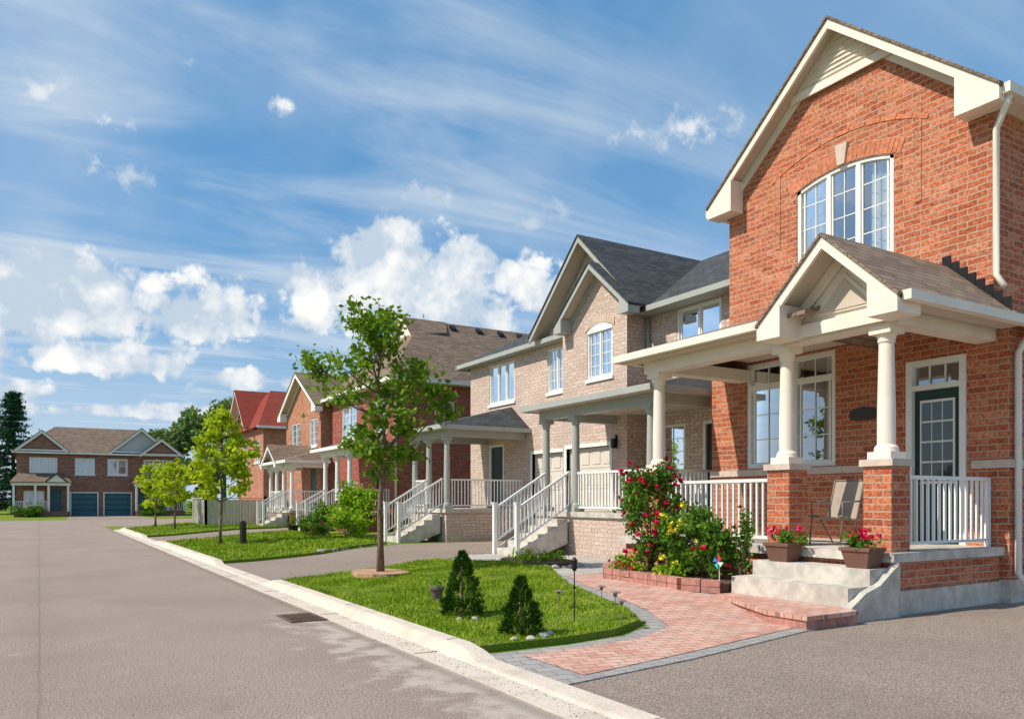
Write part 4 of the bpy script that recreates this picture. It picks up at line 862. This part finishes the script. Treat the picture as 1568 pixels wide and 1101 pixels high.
for (x,y) in ((8.6,31.0),(8.9,30.4)):
    e=emp('flower_tub',(x,y,.2)); b=B('tub',BLACK,e); b.tube([(x,y,.2),(x,y,.5)],[.16,.22],12); b.done(); l=B('leaves',L_BUSH,e,recalc=False); l.clump((x,y,.65),120,.12,.05); l.done()
e=emp('storm_drain',(2.75,9.9,0)); b=B('grate_frame',RUSTY,e); x0,x1,y0,y1=2.62,3.08,9.55,10.25
b.box(x0,x1,y0,y0+.04,.0,.014); b.box(x0,x1,y1-.04,y1,.0,.014); b.box(x0,x0+.04,y0+.041,y1-.041,.0,.013); b.box(x1-.04,x1,y0+.041,y1-.041,.0,.013)
k=y0+.08
while k<y1-.06: b.box(x0+.041,x1-.041,k,k+.028,.0,.012); k+=.055
b.done(); b=B('pit',BLACK,e); b.poly([(x0,y0,.005),(x1,y0,.005),(x1,y1,.005),(x0,y1,.005)]); b.done()
# ================================================================== CAMERA / LIGHT / SKY
cam=bpy.data.cameras.new('camera'); co=bpy.data.objects.new('camera',cam); scene.collection.objects.link(co); scene.camera=co
co.location=(0,0,1.5); co.rotation_euler=(math.radians(90),0,math.radians(-31.1)); cam.sensor_width=36; cam.lens=27.55; cam.shift_y=.1368; cam.clip_end=5000; cam.clip_start=.05
el=math.radians(47); azs=math.radians(283)
ts=Vector((math.sin(azs)*math.cos(el),math.cos(azs)*math.cos(el),math.sin(el)))
s=bpy.data.lights.new('sun','SUN'); s.energy=5.0; s.angle=math.radians(.5); s.color=(1,.92,.79); so_=bpy.data.objects.new('sun',s); scene.collection.objects.link(so_); so_.rotation_euler=ts.to_track_quat('Z','Y').to_euler(); so_.location=(-20,10,30)
w=bpy.data.worlds.new('World'); scene.world=w; w.use_nodes=True; nt=w.node_tree; nt.nodes.clear()
out=nd(nt,'ShaderNodeOutputWorld'); sky=nd(nt,'ShaderNodeTexSky'); sky.sky_type='NISHITA'; sky.sun_disc=False; sky.sun_elevation=el; sky.sun_rotation=azs; sky.air_density=1.0; sky.dust_density=.6; sky.ozone_density=2.5
bg=nd(nt,'ShaderNodeBackground'); lk(nt,sky.outputs[0],bg.inputs[0]); bg.inputs[1].default_value=.12
tc=nd(nt,'ShaderNodeTexCoord'); gen=tc.outputs['Generated']; sp=nd(nt,'ShaderNodeSeparateXYZ'); lk(nt,gen,sp.inputs[0])
AZ=M(nt,'MULTIPLY',M(nt,'ARCTAN2',sp.outputs[0],sp.outputs[1]),57.2958); EL=M(nt,'MULTIPLY',M(nt,'ARCSINE',sp.outputs[2]),57.2958)
ae=nd(nt,'ShaderNodeCombineXYZ'); lk(nt,AZ,ae.inputs[0]); lk(nt,EL,ae.inputs[1])
def n3(scale,detail,off=(0,0,0),rough=.55):
    a=nd(nt,'ShaderNodeVectorMath',operation='ADD'); lk(nt,gen,a.inputs[0]); a.inputs[1].default_value=off
    return noise(nt,scale,detail,a.outputs[0],rough)
def masks(L):
    mask=None
    for (a,e_,sa,se_,am) in L:
        v=nd(nt,'ShaderNodeVectorMath',operation='MULTIPLY_ADD'); lk(nt,ae.outputs[0],v.inputs[0]); v.inputs[1].default_value=(1/sa,1/se_,0); v.inputs[2].default_value=(-a/sa,-e_/se_,0)
        l=nd(nt,'ShaderNodeVectorMath',operation='LENGTH'); lk(nt,v.outputs[0],l.inputs[0])
        q=M(nt,'SUBTRACT',am,l.outputs['Value'])
        mask=q if mask is None else M(nt,'MAXIMUM',mask,q)
    return M(nt,'MAXIMUM',mask,-1.0)
BIG=[(25.5,13.8,10,3.6,1.4),(22.0,17.6,4.4,2.4,1.3),(28,16.9,4.2,2.0,1.25),(34,14.6,6,2.6,1.25),(17.0,12.4,4.0,1.3,1.25),
    (1.0,13.4,8.5,2.7,1.5),(8.5,12.3,5.5,2.2,1.4),(-3,11.0,7,3.4,1.3),(12.0,8.2,3.8,1.1,1.3),(3,9.0,8,1.3,1.3),(5,5.8,10,.8,1.15),(-2,6.8,6,1.2,1.15),(-4,20,3,1.8,.9),
    (-30,14,16,5,1.1),(75,18,18,6,1.1),(-95,16,22,7,1.1),(150,16,26,7,1.1)]
SML=[(5.2,20.4,2.8,1.1,.95),(4,23.3,2.0,.7,.65),(.3,24.2,2.0,1.6,.7),(43.1,25.0,4.8,1.2,1.0),(35,20.2,1.3,1.1,.75),(32.6,19.3,1.4,.7,.7),(25.0,21.3,3.4,.9,.75),(15,25.8,2.6,1.0,.4),(9,27.5,1.5,1.4,.35)]
mb=masks(BIG); ms=masks(SML)
nA=n3(10,7,rough=.58); nB=n3(10,4,off=(.020,-.006,-.024),rough=.58); nC=n3(34,5,rough=.62)
vo_=nd(nt,'ShaderNodeTexVoronoi'); vo_.feature='F1'; vo_.inputs['Scale'].default_value=24; vo_.inputs['Detail'].default_value=2; vo_.inputs['Roughness'].default_value=.55
va=nd(nt,'ShaderNodeVectorMath',operation='ADD'); lk(nt,gen,va.inputs[0]); vs_=nd(nt,'ShaderNodeVectorMath',operation='SCALE'); cmb=nd(nt,'ShaderNodeCombineXYZ'); lk(nt,nC,cmb.inputs[0]); lk(nt,nC,cmb.inputs[1]); lk(nt,nC,cmb.inputs[2]); lk(nt,cmb.outputs[0],vs_.inputs[0]); vs_.inputs['Scale'].default_value=.035; lk(nt,vs_.outputs[0],va.inputs[1]); lk(nt,va.outputs[0],vo_.inputs['Vector'])
bil=M(nt,'SUBTRACT',.42,vo_.outputs['Distance'])
dn=M(nt,'ADD',M(nt,'ADD',mb,M(nt,'MULTIPLY',M(nt,'SUBTRACT',nA,.5),2.7)),M(nt,'MULTIPLY',bil,.75))
ds_=M(nt,'ADD',ms,M(nt,'MULTIPLY',M(nt,'SUBTRACT',nC,.5),4.4))
cum=M(nt,'MAXIMUM',SS(nt,dn,.0,.4),M(nt,'MULTIPLY',SS(nt,ds_,.0,1.2),.92))
lit=M(nt,'ADD',.62,M(nt,'ADD',M(nt,'MULTIPLY',M(nt,'SUBTRACT',nA,nB),5.0),M(nt,'MULTIPLY',bil,.7)),clamp=True)
ccol=MIX(nt,lit,(.55,.66,.78),(1.0,1.0,.99))
dz=M(nt,'MAXIMUM',sp.outputs[2],.05); cx_=nd(nt,'ShaderNodeCombineXYZ'); lk(nt,M(nt,'DIVIDE',sp.outputs[0],dz),cx_.inputs[0]); lk(nt,M(nt,'DIVIDE',sp.outputs[1],dz),cx_.inputs[1])
mp=nd(nt,'ShaderNodeMapping'); lk(nt,cx_.outputs[0],mp.inputs[0]); mp.inputs['Rotation'].default_value=(0,0,math.radians(-38)); mp.inputs['Scale'].default_value=(.38,1.2,1)
wv=nd(nt,'ShaderNodeTexNoise'); lk(nt,mp.outputs[0],wv.inputs[0]); wv.inputs['Scale'].default_value=1.3; wv.inputs['Detail'].default_value=7; wv.inputs['Roughness'].default_value=.6; wv.inputs['Distortion'].default_value=.7
c1=SS(nt,wv.outputs[0],.40,.74)
soft=SS(nt,n3(2.6,4,off=(3,1,2)),.35,.7)
leftw=M(nt,'SUBTRACT',1,SS(nt,AZ,24,52))
cir=M(nt,'MULTIPLY',M(nt,'ADD',M(nt,'MULTIPLY',c1,.62),M(nt,'MULTIPLY',soft,.40)),M(nt,'ADD',.48,M(nt,'MULTIPLY',leftw,.5)),clamp=True)
haze=M(nt,'SUBTRACT',1,SS(nt,EL,-2,16)); cir=M(nt,'MAXIMUM',cir,M(nt,'MULTIPLY',haze,.65))
b0=nd(nt,'ShaderNodeBackground'); b0.inputs[0].default_value=(.11,.48,.95,1); b0.inputs[1].default_value=.85
b1=nd(nt,'ShaderNodeBackground'); b1.inputs[0].default_value=(.82,.91,1,1); b1.inputs[1].default_value=.85
b2=nd(nt,'ShaderNodeBackground'); lk(nt,ccol,b2.inputs[0]); b2.inputs[1].default_value=1.0
m0=nd(nt,'ShaderNodeMixShader'); m0.inputs[0].default_value=.5; lk(nt,bg.outputs[0],m0.inputs[1]); lk(nt,b0.outputs[0],m0.inputs[2])
m1=nd(nt,'ShaderNodeMixShader'); lk(nt,cir,m1.inputs[0]); lk(nt,m0.outputs[0],m1.inputs[1]); lk(nt,b1.outputs[0],m1.inputs[2])
m2=nd(nt,'ShaderNodeMixShader'); lk(nt,cum,m2.inputs[0]); lk(nt,m1.outputs[0],m2.inputs[1]); lk(nt,b2.outputs[0],m2.inputs[2]); lk(nt,m2.outputs[0],out.inputs[0])
scene.view_settings.view_transform='Standard'; scene.view_settings.look='None'; scene.view_settings.exposure=0
